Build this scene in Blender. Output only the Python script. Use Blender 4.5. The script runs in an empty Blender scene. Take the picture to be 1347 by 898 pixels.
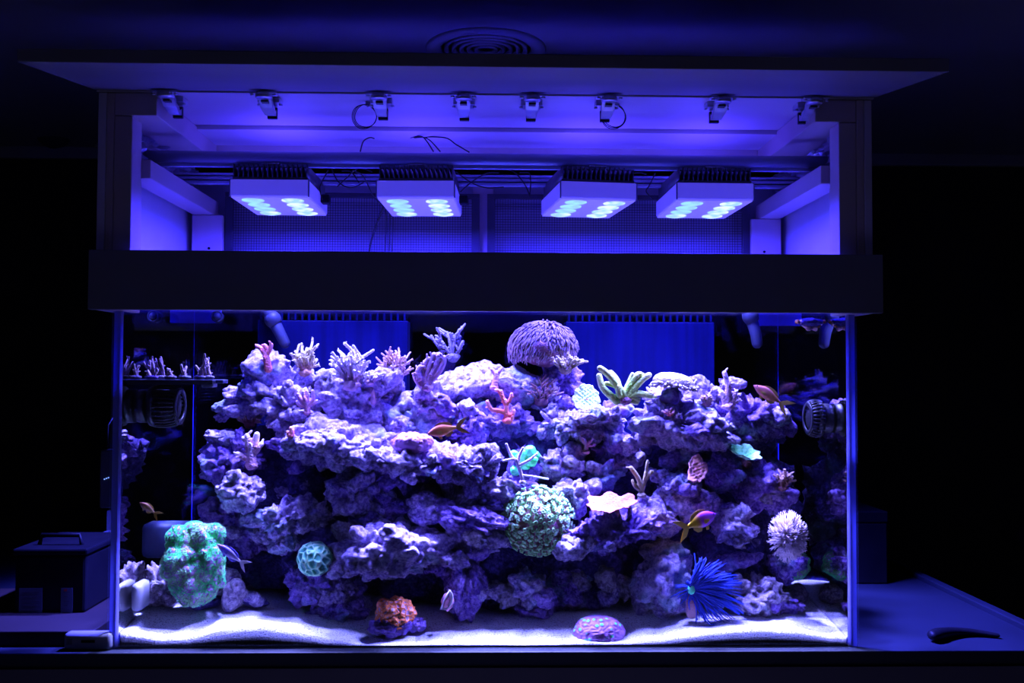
import bpy, bmesh, math, random
import numpy as np
from mathutils import Vector, Matrix, Euler, Quaternion

# ------------------------------------------------------------------ camera, world, exposure
SC = bpy.context.scene
COL = SC.collection
R = math.radians
FPX = 1274.0
CAM_LOC = Vector((0.005, -1.95, 0.551))
YAW, PITCH, ROLL = R(1.3), R(1.85), R(0.2)
cd = bpy.data.cameras.new('camera'); cd.sensor_width = 36.0; cd.lens = FPX / 1347 * 36.0
cd.clip_start = 0.05; cd.clip_end = 50
cam = bpy.data.objects.new('camera', cd); COL.objects.link(cam)
CAM_ROT = Matrix.Rotation(-YAW, 3, 'Z') @ Matrix.Rotation(R(90) + PITCH, 3, 'X') @ Matrix.Rotation(ROLL, 3, 'Z')
cam.matrix_world = Matrix.Translation(CAM_LOC) @ CAM_ROT.to_4x4()
SC.camera = cam
w = bpy.data.worlds.new('dark_room'); SC.world = w; w.use_nodes = True
bgn = w.node_tree.nodes['Background']
bgn.inputs[0].default_value = (0.7, 0.75, 1.0, 1); bgn.inputs[1].default_value = 0.006
SC.view_settings.view_transform = 'Standard'; SC.view_settings.look = 'None'
SC.view_settings.exposure = 0.0; SC.view_settings.gamma = 1.0
SC.view_settings.use_curve_mapping = False
SC.cycles.caustics_reflective = False; SC.cycles.caustics_refractive = False
# strengths of the lamps and the added roof fill (each lamp builds its own lights further down)
BEAM_W, BLUE_W, ROOF_FILL_W = 245.0, 14.0, .75
BEAM_C, BLUE_C, ROOF_FILL_C = (.88, .90, 1.0), (0.03, 0.018, 1.0), (0.055, 0.034, 1.0)

# ------------------------------------------------------------------ helpers
def ray(px, py):
    v = CAM_ROT @ Vector(((px - 673.5) / FPX, -(py - 449.0) / FPX, -1.0))
    return v
def at(px, py, Y):                       # the world point seen at a pixel, in the plane y = Y
    v = ray(px, py)
    return CAM_LOC + v * ((Y - CAM_LOC.y) / v.y)
def ground(px, py, z=0.0):
    v = ray(px, py)
    return CAM_LOC + v * ((z - CAM_LOC.z) / v.z)
def S(Y):                                # metres per pixel at depth Y
    return (Y - CAM_LOC.y) / FPX

def _h(ix, iy, iz, s):
    h = (ix.astype(np.int64) * 374761393 + iy.astype(np.int64) * 668265263 + iz.astype(np.int64) * 2147483647 + s * 974634777) & 0xffffffff
    h = ((h ^ (h >> 13)) * 1274126177) & 0xffffffff
    h = ((h ^ (h >> 16)) * 2246822519) & 0xffffffff
    h ^= h >> 15
    return (h & 0xffffff) / float(0xffffff)
def vnoise(p, s=0):
    i = np.floor(p).astype(np.int64); f = p - i; f = f * f * (3 - 2 * f)
    o = 0
    for dx in (0, 1):
        wx = f[:, 0] if dx else 1 - f[:, 0]
        for dy in (0, 1):
            wy = f[:, 1] if dy else 1 - f[:, 1]
            for dz in (0, 1):
                wz = f[:, 2] if dz else 1 - f[:, 2]
                o = o + wx * wy * wz * _h(i[:, 0] + dx, i[:, 1] + dy, i[:, 2] + dz, s)
    return o * 2 - 1
def fbm(p, s=0, octs=3):
    o = 0; a = 1.0; t = 0
    for k in range(octs):
        o = o + a * vnoise(p * (2.03 ** k), s + k * 17); t += a; a *= 0.5
    return o / t
def worley(p, s=0):
    i = np.floor(p).astype(np.int64)
    f1 = np.full(len(p), 9.0); f2 = np.full(len(p), 9.0); cid = np.zeros(len(p))
    for dx in (-1, 0, 1):
        for dy in (-1, 0, 1):
            for dz in (-1, 0, 1):
                c = i + np.array([dx, dy, dz])
                q = np.stack([_h(c[:, 0], c[:, 1], c[:, 2], s + k) for k in (1, 2, 3)], 1) + c
                d = np.sqrt(((q - p) ** 2).sum(1))
                m = d < f1
                f2 = np.where(m, f1, np.minimum(f2, d))
                cid = np.where(m, q[:, 0] * 13.7 + q[:, 1] * 7.3 + q[:, 2] * 3.1, cid)
                f1 = np.where(m, d, f1)
    return f1, f2, cid % 1.0

_ico = {}
def ico(sub):
    if sub not in _ico:
        b = bmesh.new(); bmesh.ops.create_icosphere(b, subdivisions=sub, radius=1.0)
        me = bpy.data.meshes.new('ico'); b.to_mesh(me); b.free()
        me.shade_smooth()
        v = np.empty(len(me.vertices) * 3); me.vertices.foreach_get('co', v)
        v = v.reshape(-1, 3); v /= np.linalg.norm(v, axis=1)[:, None]
        _ico[sub] = (me, v)
    return _ico[sub]

class MB:                                # collects shapes, builds one mesh object
    def __init__(s): s.v = []; s.f = []; s.t = []; s.smooth = True
    def add(s, vs, fs, t=0.0):
        n = len(s.v); s.v += [tuple(x) for x in vs]
        s.f += [tuple(n + i for i in f) for f in fs]
        s.t += list(t) if hasattr(t, '__len__') else [t] * len(vs)
        return s
    def box(s, lo, hi, M=None):
        (a, b, c), (d, e, f) = lo, hi
        vs = [Vector(p) for p in ((a,b,c),(d,b,c),(d,e,c),(a,e,c),(a,b,f),(d,b,f),(d,e,f),(a,e,f))]
        if M is not None: vs = [M @ p for p in vs]
        return s.add(vs, [(3,2,1,0),(4,5,6,7),(0,1,5,4),(1,2,6,5),(2,3,7,6),(3,0,4,7)])
    def bbox(s, lo, hi, bev=0.002, M=None):    # box with chamfered edges
        b = bmesh.new(); bmesh.ops.create_cube(b, size=1.0)
        lo = Vector(lo); hi = Vector(hi)
        for q in b.verts: q.co = Vector(((q.co.x + .5) * (hi.x - lo.x) + lo.x, (q.co.y + .5) * (hi.y - lo.y) + lo.y, (q.co.z + .5) * (hi.z - lo.z) + lo.z))
        bev = min(bev, 0.45 * min(hi - lo))
        bmesh.ops.bevel(b, geom=b.edges[:], offset=bev, segments=2, affect='EDGES', profile=0.5)
        b.verts.ensure_lookup_table()
        vs = [M @ q.co if M is not None else q.co.copy() for q in b.verts]
        b.verts.index_update(); fs = [[q.index for q in f.verts] for f in b.faces]
        b.free(); return s.add(vs, fs)
    def tube(s, pts, rad, n=8, cap=True, t=None):
        pts = [Vector(p) for p in pts]; k = len(pts)
        if not hasattr(rad, '__len__'): rad = [rad] * k
        rad = list(rad)
        tt = [i / max(1, k - 1) for i in range(k)] if t is None else list(t)
        if cap:                              # rounded ends
            d = (pts[-1] - pts[-2]).normalized(); e = (pts[0] - pts[1]).normalized()
            r1, r0 = rad[-1], rad[0]
            pts = [pts[0] + e * r0 * .75, pts[0] + e * r0 * .45] + pts + [pts[-1] + d * r1 * .5, pts[-1] + d * r1 * .85]
            rad = [r0 * .25, r0 * .8] + rad + [r1 * .82, r1 * .3]
            tt = [tt[0]] * 2 + tt + [tt[-1]] * 2
            k += 4
        base = len(s.v); up = None
        for i in range(k):
            a = pts[min(i + 1, k - 1)] - pts[max(i - 1, 0)]
            a = a.normalized() if a.length > 1e-9 else Vector((0, 0, 1))
            if up is None: up = a.orthogonal().normalized()
            up = (up - a * up.dot(a)); up = up.normalized() if up.length > 1e-6 else a.orthogonal().normalized()
            sd = a.cross(up)
            for j in range(n):
                g = 2 * math.pi * j / n
                s.v.append(tuple(pts[i] + (up * math.cos(g) + sd * math.sin(g)) * rad[i])); s.t.append(tt[i])
        for i in range(k - 1):
            for j in range(n):
                s.f.append((base + i*n + j, base + i*n + (j+1) % n, base + (i+1)*n + (j+1) % n, base + (i+1)*n + j))
        s.f.append(tuple(base + j for j in reversed(range(n)))); s.f.append(tuple(base + (k-1)*n + j for j in range(n)))
        return s
    def lathe(s, prof, c, axis=(0, 0, 1), n=32, closed=False):   # prof: (radius, height) pairs
        a = Vector(axis).normalized(); u = a.orthogonal().normalized(); w_ = a.cross(u); c = Vector(c)
        base = len(s.v); k = len(prof)
        for r, h in prof:
            for j in range(n):
                g = 2 * math.pi * j / n
                s.v.append(tuple(c + a * h + (u * math.cos(g) + w_ * math.sin(g)) * r)); s.t.append(0.0)
        for i in range(k if closed else k - 1):
            i2 = (i + 1) % k
            for j in range(n):
                s.f.append((base + i*n + j, base + i*n + (j+1) % n, base + i2*n + (j+1) % n, base + i2*n + j))
        if not closed:
            s.f.append(tuple(base + j for j in reversed(range(n)))); s.f.append(tuple(base + (k-1)*n + j for j in range(n)))
        return s
    def mesh(s, name, smooth=True, off=None):
        me = bpy.data.meshes.new(name)
        vs = s.v if off is None else [(a - off[0], b - off[1], c - off[2]) for a, b, c in s.v]
        me.from_pydata(vs, [], s.f)
        at_ = me.attributes.new('tip', 'FLOAT', 'POINT'); at_.data.foreach_set('value', s.t)
        if smooth: me.shade_smooth()
        me.validate(); me.update()
        return me

def tag(o, label=None, cat=None, group=None, kind=None):
    if label: o['label'] = label
    if cat: o['category'] = cat
    if group: o['group'] = group
    if kind: o['kind'] = kind
    return o
def empty(name, label, cat, loc, group=None):
    o = bpy.data.objects.new(name, None); COL.objects.link(o)
    o.location = Vector(loc); o.empty_display_size = 0.02
    return tag(o, label, cat, group)
def link(name, me, m, parent=None):
    o = bpy.data.objects.new(name, me); COL.objects.link(o)
    if m is not None:
        me.materials.clear(); me.materials.append(m)
    if parent is not None:
        o.parent = parent
        if parent.type == 'EMPTY': o.matrix_parent_inverse = Matrix.Translation(-Vector(parent.location))
    return o
def part(name, mb, m, parent, smooth=False, label=None, kind=None, bevel=0):
    o = link(name, mb.mesh(name, smooth), m, parent)
    tag(o, label, None, None, kind)
    if bevel: add_bevel(o, bevel)
    return o
def add_bevel(o, wd, seg=2):
    b = o.modifiers.new('bevel', 'BEVEL'); b.width = wd; b.segments = seg; b.limit_method = 'ANGLE'; b.angle_limit = R(40)
def single(name, mb, m, label, cat, group=None, smooth=False, kind=None, bevel=0):
    a = np.array(mb.v); c = ((a[:, 0].min() + a[:, 0].max()) / 2, (a[:, 1].min() + a[:, 1].max()) / 2, a[:, 2].min())
    o = link(name, mb.mesh(name, smooth, c), m); o.location = c
    if bevel: add_bevel(o, bevel)
    return tag(o, label, cat, group, kind)
def copy_tree(o, parent=None):
    c = o.copy(); COL.objects.link(c); c.parent = parent
    if parent is not None: c.matrix_parent_inverse = o.matrix_parent_inverse.copy()
    for ch in list(o.children): copy_tree(ch, c)
    return c

# ------------------------------------------------------------------ materials
def L(c):                                # sRGB 0-255 -> linear
    return tuple(((x / 255) / 12.92 if x / 255 < .04045 else ((x / 255 + .055) / 1.055) ** 2.4) for x in c) + (1,)
class NT:
    def __init__(s, name):
        s.m = bpy.data.materials.new(name); s.m.use_nodes = True; s.t = s.m.node_tree
        s.b = s.t.nodes['Principled BSDF']; s.out = s.t.nodes['Material Output']
    def n(s, typ, **kw):
        o = s.t.nodes.new(typ)
        for k, v in kw.items():
            if k in o.inputs: o.inputs[k].default_value = v
            else: setattr(o, k, v)
        return o
    def l(s, a, b): s.t.links.new(a, b)
    def ramp(s, fac, stops):
        r = s.n('ShaderNodeValToRGB'); e = r.color_ramp.elements
        while len(e) < len(stops): e.new(0.5)
        for q, (p, c) in zip(e, stops): q.position = p; q.color = c if len(c) == 4 else tuple(c) + (1,)
        s.l(fac, r.inputs[0]); return r.outputs[0]
    def mix(s, fac, a, b):
        x = s.n('ShaderNodeMix', data_type='RGBA')
        if hasattr(fac, 'is_linked'): s.l(fac, x.inputs[0])
        else: x.inputs[0].default_value = fac
        for q, i in ((a, 6), (b, 7)):
            if hasattr(q, 'is_linked'): s.l(q, x.inputs[i])
            else: x.inputs[i].default_value = q if len(q) == 4 else tuple(q) + (1,)
        return x.outputs[2]
def pmat(name, c1, c2=None, scale=8.0, rough=0.6, metal=0.0, bump=0.0, bscale=40.0, stretch=(1, 1, 1), spec=0.4, emit=None, estr=0.0, trans=0.0, sss=0.0):
    k = NT(name); c1 = tuple(c1) + (1,) if len(c1) == 3 else c1
    tc = k.n('ShaderNodeTexCoord'); mp = k.n('ShaderNodeMapping'); mp.inputs['Scale'].default_value = stretch
    k.l(tc.outputs['Object'], mp.inputs[0])
    c2 = c1 if c2 is None else (tuple(c2) + (1,) if len(c2) == 3 else c2)
    nz = k.n('ShaderNodeTexNoise', Scale=scale, Detail=4.0); k.l(mp.outputs[0], nz.inputs['Vector'])
    k.l(k.ramp(nz.outputs[0], [(0.35, c1), (0.65, c2)]), k.b.inputs['Base Color'])
    k.b.inputs['Roughness'].default_value = rough; k.b.inputs['Metallic'].default_value = metal
    k.b.inputs['Specular IOR Level'].default_value = spec
    if bump:
        n2 = k.n('ShaderNodeTexNoise', Scale=bscale, Detail=6.0); k.l(mp.outputs[0], n2.inputs['Vector'])
        bp = k.n('ShaderNodeBump', Strength=bump, Distance=0.004); k.l(n2.outputs[0], bp.inputs['Height']); k.l(bp.outputs[0], k.b.inputs['Normal'])
    if emit:
        k.b.inputs['Emission Color'].default_value = tuple(emit) + (1,); k.b.inputs['Emission Strength'].default_value = estr
    return k.m

def glassy(name, tint, ior, symmetric):
    k = NT(name); k.t.nodes.remove(k.b)
    tr = k.n('ShaderNodeBsdfTransparent'); tr.inputs[0].default_value = tint
    gl = k.n('ShaderNodeBsdfGlossy'); gl.inputs['Roughness'].default_value = 0.0; gl.inputs[0].default_value = (1, 1, 1, 1)
    mx = k.n('ShaderNodeMixShader')
    if symmetric:
        lw = k.n('ShaderNodeLayerWeight', Blend=0.5)
        p = k.n('ShaderNodeMath', operation='POWER'); k.l(lw.outputs['Facing'], p.inputs[0]); p.inputs[1].default_value = 5
        q = k.n('ShaderNodeMath', operation='MULTIPLY_ADD'); k.l(p.outputs[0], q.inputs[0]); q.inputs[1].default_value = .9; q.inputs[2].default_value = .035
        k.l(q.outputs[0], mx.inputs[0])
    else:
        fr = k.n('ShaderNodeFresnel', IOR=ior); k.l(fr.outputs[0], mx.inputs[0])
    k.l(tr.outputs[0], mx.inputs[1]); k.l(gl.outputs[0], mx.inputs[2]); k.l(mx.outputs[0], k.out.inputs[0])
    return k.m
M = {}
M['glass'] = glassy('aquarium_glass', (.985, .99, .995, 1), 1.45, True)
M['water'] = glassy('water', (.95, .96, 1, 1), 1.33, False)
M['water_filter'] = glassy('water_blue_filter', (.30, .30, 1, 1), 1.33, False)   # strong tint added to keep the hood light blue
M['wood'] = pmat('pale_pine', (.62, .52, .42), (.74, .66, .56), 6, .55, bump=.15, bscale=30, stretch=(1, .12, 1))
M['woodz'] = pmat('pale_pine_upright', (.62, .52, .42), (.74, .66, .56), 6, .55, bump=.15, bscale=30, stretch=(1, 1, .12))
M['board'] = pmat('white_board', (.78, .76, .74), (.70, .68, .67), 5, .5, bump=.08, bscale=20)
M['lidwood'] = pmat('lid_board', (.60, .55, .5), (.7, .65, .6), 4, .5, bump=.08, bscale=20, stretch=(.15, 1, 1))
M['flap'] = pmat('dimmed_flap_board', (.20, .20, .21), (.26, .25, .26), 4, .55, bump=.08, bscale=20, stretch=(.15, 1, 1))  # darker copy of the lid board, weaker light put into its colour
M['front'] = pmat('grey_front_board', (.20, .21, .22), (.25, .25, .26), 3, .45, bump=.05, bscale=30, stretch=(.2, 1, 1))
M['cab'] = pmat('dark_cabinet_front', (.10, .09, .095), (.13, .12, .12), 3, .5, stretch=(.2, 1, 1))
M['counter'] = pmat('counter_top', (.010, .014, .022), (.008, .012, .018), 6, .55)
M['wall'] = pmat('dark_wall_paint', (.03, .028, .03), (.04, .036, .038), 3, .8)
M['ceil'] = pmat('ceiling_paint', (.46, .46, .48), (.43, .43, .45), 2, .8)
M['trim'] = pmat('trim_paint', (.5, .5, .5), (.46, .46, .46), 2, .6)
M['floor'] = pmat('dark_floor', (.012, .011, .011), (.016, .014, .013), 2, .5)
M['alu'] = pmat('brushed_aluminium', (.42, .46, .52), (.36, .4, .46), 30, .38, metal=.15, stretch=(.05, 1, 1))
M['steel'] = pmat('nickel_steel', (.6, .6, .62), (.5, .5, .52), 60, .3, metal=.85)
M['darksteel'] = pmat('dark_hinge_slot', (.05, .05, .06), None, 10, .5)
M['black'] = pmat('black_plastic', (.006, .006, .008), (.009, .009, .011), 20, .5, spec=.12)
M['cable'] = pmat('black_cable', (.008, .008, .009), None, 20, .5)
M['pump'] = pmat('dark_pump_plastic', (.004, .004, .006), (.009, .009, .012), 80, .4, spec=.25, bump=.2, bscale=200)
M['fin'] = pmat('dark_anodised_fin', (.16, .16, .17), (.12, .12, .13), 30, .4, metal=.5)
M['housing'] = pmat('white_housing_glow', (.8, .8, .82), (.76, .76, .78), 20, .4, emit=(.10, .075, 1.0), estr=.40)  # blue glow added so the housing looks lit and lights the hood
M['plate'] = pmat('lamp_underside_glow', (.8, .8, .82), (.76, .76, .78), 20, .4, emit=(.20, .16, 1.0), estr=.55)  # blue glow stands in for light on the underside
M['grey_plastic'] = pmat('grey_plastic', (.020, .024, .05), (.028, .032, .06), 20, .5, spec=.2)
M['board2'] = pmat('dimmed_back_board', (.46, .46, .48), (.40, .40, .42), 5, .6)  # white board toned darker to offset the lamp light on it
M['pale_plastic'] = pmat('pale_plastic', (.30, .31, .34), (.26, .27, .30), 20, .5)
M['foil'] = pmat('crinkled_foil', (.45, .45, .48), (.3, .3, .33), 20, .3, metal=.6)
M['net'] = pmat('black_netting', (.02, .02, .022), None, 20, .7)
M['frame'] = pmat('dark_screen_frame', (.035, .035, .04), (.045, .045, .05), 20, .5)
M['blackback'] = pmat('black_back_film', (.004, .004, .006), None, 5, .6)
M['weir'] = pmat('overflow_box_blue', (.0006, .001, .022), (.001, .0016, .034), 60, .6, spec=.03, stretch=(1, 1, .04))
M['silicone'] = pmat('clear_silicone', (.75, .75, .8), (.65, .65, .7), 30, .4)
M['edge'] = pmat('polished_glass_edge', (.55, .6, .7), (.5, .55, .66), 12, .25, stretch=(1, 1, .1))
# ------------------------------------------------------------------ the room
CZ = 1.46
def struct(name, mb, m):
    o = single(name, mb, m, None, None); o['kind'] = 'structure'; return o
WB = 2.0
struct('wall_back', MB().box((-3.2, WB, -.85), (3.2, WB + .1, CZ)), M['wall'])
struct('ceiling', MB().box((-3.2, -2.6, CZ), (3.2, WB + .1, CZ + .08)), M['ceil'])
struct('floor', MB().box((-3.2, -2.6, -.93), (3.2, WB + .1, -.85)), M['floor'])
struct('trim_1', MB().bbox((-3.2, WB - .03, CZ - .05), (3.2, WB, CZ), .006), M['trim'])
# round ceiling vent: rim and louvre rings
vc = Vector((-.01, .74, CZ))
e = empty('ceiling_vent', 'round white ceiling vent with ring louvres above the raised hood flap', 'vent', vc)
part('rim', MB().lathe([(.168, 0), (.166, -.010), (.150, -.014), (.128, -.006), (.126, 0)], vc, n=48), M['ceil'], e, True)
for k in range(5):
    r_ = .118 - k * .021
    part('louvre', MB().lathe([(r_, 0), (r_ - .002, -.010), (r_ - .013, -.004), (r_ - .012, 0)], vc, n=40, closed=True), M['ceil'], e, True)

# counter / cabinet the tank stands on
cab = empty('aquarium_cabinet', 'long dark cabinet with pale worktop carrying the aquarium', 'cabinet', (0, .4, -.85))
part('worktop', MB().box((-1.7, -.018, -.03), (1.16, 1.0, 0)), M['counter'], cab, bevel=.002)
part('front_panel', MB().box((-1.7, -.022, -.84), (1.16, 0, -.0302)), M['cab'], cab)
part('side_panel', MB().box((1.14, .001, -.84), (1.16, 1.0, -.0302)), M['cab'], cab)
part('end_rim', MB().bbox((1.16, -.018, -.03), (1.185, 1.0, .012), .003), M['counter'], cab)

# ------------------------------------------------------------------ hood above the tank
HZ0, HZ1 = .672, .789       # fascia
ROOF = 1.107
HX = .78                    # outer half width of the hood
hood = empty('aquarium_hood', 'pine framed aquarium hood with open front and pale roof boards', 'hood', (0, .25, HZ0))
part('fascia', MB().box((-.782, -.042, HZ0), (.788, -.024, HZ1)), M['front'], hood, bevel=.0015, label='wide dark grey front board')
for sx in (-1, 1):
    def bx(name, x0, x1, y0, y1, z0, z1, m, bev=.002):
        a, b = (sx * x0, sx * x1) if sx > 0 else (sx * x1, sx * x0)
        return part(name, MB().box((a, y0, z0), (b, y1, z1)), M[m], hood, bevel=bev)
    bx('side_panel', .760, .776, -.022, .56, HZ0, ROOF - .001, 'board')
    bx('front_batten', .744, .7595, -.022, .03, HZ0, ROOF - .001, 'woodz')
    bx('post', .708, .7435, -.022, .032, HZ0, ROOF - .048, 'woodz')
    bx('roof_beam', .660, .7435, -.022, .43, ROOF - .047, ROOF - .001, 'wood')
    bx('side_rail', .690, .7435, .034, .53, .945, .984, 'wood')
    s1 = bx('stud', .722, .7435, .036, .075, HZ0, .944, 'woodz')
    s2 = bx('stud', .668, .7435, .485, .535, HZ0, .944, 'woodz')
    for (xx, zz, r_) in ((.700, .86, .0035), (.689, .845, .002)):
        part('screw_hole', MB().lathe([(r_, 0), (r_, .001)], (sx * xx, .4846, zz), (0, -1, 0), 10), M['black'], s2)
    # crumpled foil between rail and beam
    g = np.random.default_rng(4 + sx); nu, nv = 34, 12; vs = []; fs = []
    P = np.array([[i / 3.0, j / 3.0, sx * 3.3] for i in range(nu) for j in range(nv)])
    dn = fbm(P * 1.9, 3, 2)
    for i in range(nu):
        for j in range(nv):
            vs.append((sx * (.742 - .018 * abs(dn[i * nv + j]) * 1.6), .036 + .49 * i / (nu - 1), .986 + .072 * j / (nv - 1)))
    for i in range(nu - 1):
        for j in range(nv - 1): fs.append((i*nv+j, (i+1)*nv+j, (i+1)*nv+j+1, i*nv+j+1))
    o = part('foil_lining', MB().add(vs, fs), M['foil'], hood)
    sm = o.modifiers.new('thick', 'SOLIDIFY'); sm.thickness = .0006
part('roof_board', MB().box((-HX, -.022, ROOF), (HX, .232, ROOF + .018)), M['lidwood'], hood, bevel=.001)
part('roof_board', MB().box((-HX, .240, ROOF - .0085), (HX, .3945, ROOF + .012)), M['lidwood'], hood, bevel=.001)
part('rear_beam', MB().box((-.6595, .395, ROOF - .040), (.6595, .43, ROOF + .003)), M['wood'], hood, bevel=.002)
part('back_panel', MB().box((-.744, .545, HZ0), (.744, .56, 1.035)), M['board2'], hood)
part('back_upright', MB().box((-.04, .52, HZ0), (.012, .5445, 1.035)), M['woodz'], hood)
# flap, hinged at the roof edge and swung up past level
th = R(-8.2)
lidM = Matrix.Translation((0, -.028, ROOF + .002)) @ Matrix.Rotation(-th, 4, 'X')
lid = single('hood_flap', MB().bbox((-.783, -.312, 0), (.783, 0, .022), .0015, lidM), M['flap'],
             'long raised front flap of the hood hanging over the open front', 'flap')
# concealed hinges
HP = [(222, 'spring-cup hinge above the joint of left roof beam and post'), (350, 'cup hinge alone on the roof seam over the first lamp'),
      (500, 'cup hinge with a coiled wire ring hanging just beside its left side'), (610, 'cup hinge near roof centre, over the gap between middle lamps'),
      (700, 'cup hinge near roof centre, over the rear side of third lamp'), (800, 'cup hinge with a coiled wire ring hanging below its arm'),
      (948, 'cup hinge alone on the roof seam over the fourth lamp'), (1068, 'spring-cup hinge above the joint of right roof beam and post')]
h0 = None
for hx, lab in HP:
    x = at(hx, 118, -.02).x
    if h0 is None:
        X0 = x
        h0 = empty('cup_hinge', lab, 'hinge', (x, -.02, ROOF), 'cup hinges along the roof seam')
        part('cup_plate', MB().bbox((x - .026, -.052, ROOF - .0085), (x + .026, -.030, ROOF - .0045), .001, None), M['steel'], h0)
        part('cup', MB().lathe([(.0165, 0), (.0165, -.010), (.013, -.012)], (x, -.040, ROOF - .0046), n=20), M['steel'], h0, True)
        a = MB()
        prof = [(.014, -.034, ROOF - .010), (.013, -.012, ROOF - .026), (.010, .018, ROOF - .034), (.0085, .040, ROOF - .030)]
        for s_ in (-1, 1):
            for (w1, y1, z1), (w2, y2, z2) in zip(prof[:-1], prof[1:]):
                o_ = .0015
                a.add([(x + s_*w1, y1, z1), (x + s_*w2, y2, z2), (x + s_*w2, y2, z2 + .014), (x + s_*w1, y1, z1 + .008),
                       (x + s_*(w1-o_), y1, z1), (x + s_*(w2-o_), y2, z2), (x + s_*(w2-o_), y2, z2 + .014), (x + s_*(w1-o_), y1, z1 + .008)],
                      [(0,1,2,3),(7,6,5,4),(0,4,5,1),(3,2,6,7),(0,3,7,4),(1,5,6,2)])
        for (w1, y1, z1), (w2, y2, z2) in zip(prof[:-1], prof[1:]):
            a.add([(x-w1, y1, z1), (x+w1, y1, z1), (x+w2, y2, z2), (x-w2, y2, z2), (x-w1, y1, z1+.0015), (x+w1, y1, z1+.0015), (x+w2, y2, z2+.0015), (x-w2, y2, z2+.0015)],
                  [(3,2,1,0),(4,5,6,7),(0,1,5,4),(2,3,7,6)])
        part('arm', a, M['steel'], h0)
        part('arm_slot', MB().box((x - .007, -.033, ROOF - .0205), (x + .007, -.0145, ROOF - .0165), Matrix.Identity(4)), M['darksteel'], h0)
        part('end_cap', MB().bbox((x - .010, .036, ROOF - .036), (x + .010, .044, ROOF - .012), .001), M['darksteel'], h0)
        part('mount_plate', MB().bbox((x - .022, .002, ROOF - .012), (x + .022, .034, ROOF - .0005), .001), M['steel'], h0)
        for s_ in (-1, 1):
            for yy in (-.046, .014):
                part('screw', MB().lathe([(.0038, 0), (.0038, -.003), (.002, -.004)], (x + s_ * .0215, yy, ROOF - (.0085 if yy < 0 else .0122)), n=10), M['steel'], h0, True)
    else:
        c = copy_tree(h0); c.location = (x, -.02, ROOF); c['label'] = lab
# two wire rings hanging from clips
for px, lab in ((480, 'coil of thin wire hanging from a pale clip left of a hinge'), (808, 'coil of thin wire hanging right below a hinge arm')):
    q = at(px, 154, .03); sc = S(.03)
    e = empty('wire_coil', lab, 'wire', (q.x, .03, ROOF - .02), 'wire coils under the roof')
    for k in range(3):
        pts = []
        for i in range(37):
            g = 2 * math.pi * i / 36
            pts.append((q.x + (16 - k * .8) * sc * math.cos(g) + (k - 1) * .001, .03 + .002 * (k - 1) + .004 * math.sin(g * 2 + k), q.z + (16 - k * .5) * sc * math.sin(g) + .0012 * k))
        part('wire_loop', MB().tube(pts, .0009, 6, cap=False), M['cable'], e, True)
    ct = at(px + 4, 138, .03)
    part('clip', MB().bbox((ct.x - .005, .026, ct.z), (ct.x + .005, .034, ROOF - .0004), .001), M['pale_plastic'], e)
    part('crimp', MB().lathe([(.001, -.003), (.003, -.002), (.003, .002), (.001, .003)], (ct.x, .03, ct.z - .002), (0, 1, 0), 10), M['steel'], e, True)

# aluminium rails the lamps hang from
for yy, zz, rr, lab in ((.14, 1.0125, .0142, 'thick round aluminium tube across the hood in front of lamps'), (.325, 1.003, .012, 'slim aluminium channel rail across the hood behind the lamps')):
    e = empty('lamp_rail', lab, 'rail', (0, yy, zz - rr))
    if yy < .2:
        part('tube', MB().lathe([(rr * .8, -.74), (rr, -.739), (rr, .739), (rr * .8, .74)], (0, yy, zz), (1, 0, 0), 24), M['alu'], e, True)
        part('channel', MB().box((-.738, yy - .006, zz - rr - .006), (.738, yy + .006, zz - rr + .001)), M['alu'], e, bevel=.001)
    else:
        a = MB()
        for z0, z1 in ((-.012, -.006), (-.002, .004), (.008, .013)): a.box((-.738, yy - .009, zz + z0), (.738, yy + .009, zz + z1))
        a.box((-.738, yy + .002, zz - .011), (.738, yy + .0085, zz + .012))
        part('channel', a, M['alu'], e, bevel=.0008)
        for s_ in (-1, 1): part('end_cap', MB().bbox((s_*.7392 - .0012, yy - .0095, zz - .0125), (s_*.7392 + .0012, yy + .0095, zz + .0135), .0008), M['black'], e)

# ------------------------------------------------------------------ lamps
LENS = []
for nm, cl, st in (('white_led_lens', (.55, .70, 1.0), 1.5), ('cyan_led_lens', (.25, .62, 1.0), 1.3)):
    k = NT(nm); tc = k.n('ShaderNodeTexCoord'); nz = k.n('ShaderNodeTexNoise', Scale=55.0, Detail=1.0); k.l(tc.outputs['Object'], nz.inputs['Vector'])
    k.l(k.ramp(nz.outputs[0], [(.4, (.22, .45, 1, 1)), (.6, cl + (1,))]), k.b.inputs['Emission Color']); k.b.inputs['Emission Strength'].default_value = st
    k.b.inputs['Base Color'].default_value = (.5, .5, .6, 1); LENS.append(k.m)
LW, LD, LH, SH = .168, .240, .039, .034
lampspec = [(354, 261, 0, 'white LED lamp beside the left hood side, first along the rail'),
            (549, 261, -2, 'white LED lamp with loose cables dropping behind it, second along the rail'),
            (779, 263, 7, 'white LED lamp turned slightly on the rail, third from left hood side'),
            (940, 264, 1, 'white LED lamp beside the right hood side, last along the rail')]
lamp0 = None
def add_light(kind, name, energy, color, loc, parent, **kw):
    d = bpy.data.lights.new(name, kind); d.energy = energy; d.color = color
    for k, v in kw.items(): setattr(d, k, v)
    o = bpy.data.objects.new(name, d); COL.objects.link(o); o.parent = parent; o.location = loc
    return o
ZB = at(549, 261, .12).z
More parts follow.
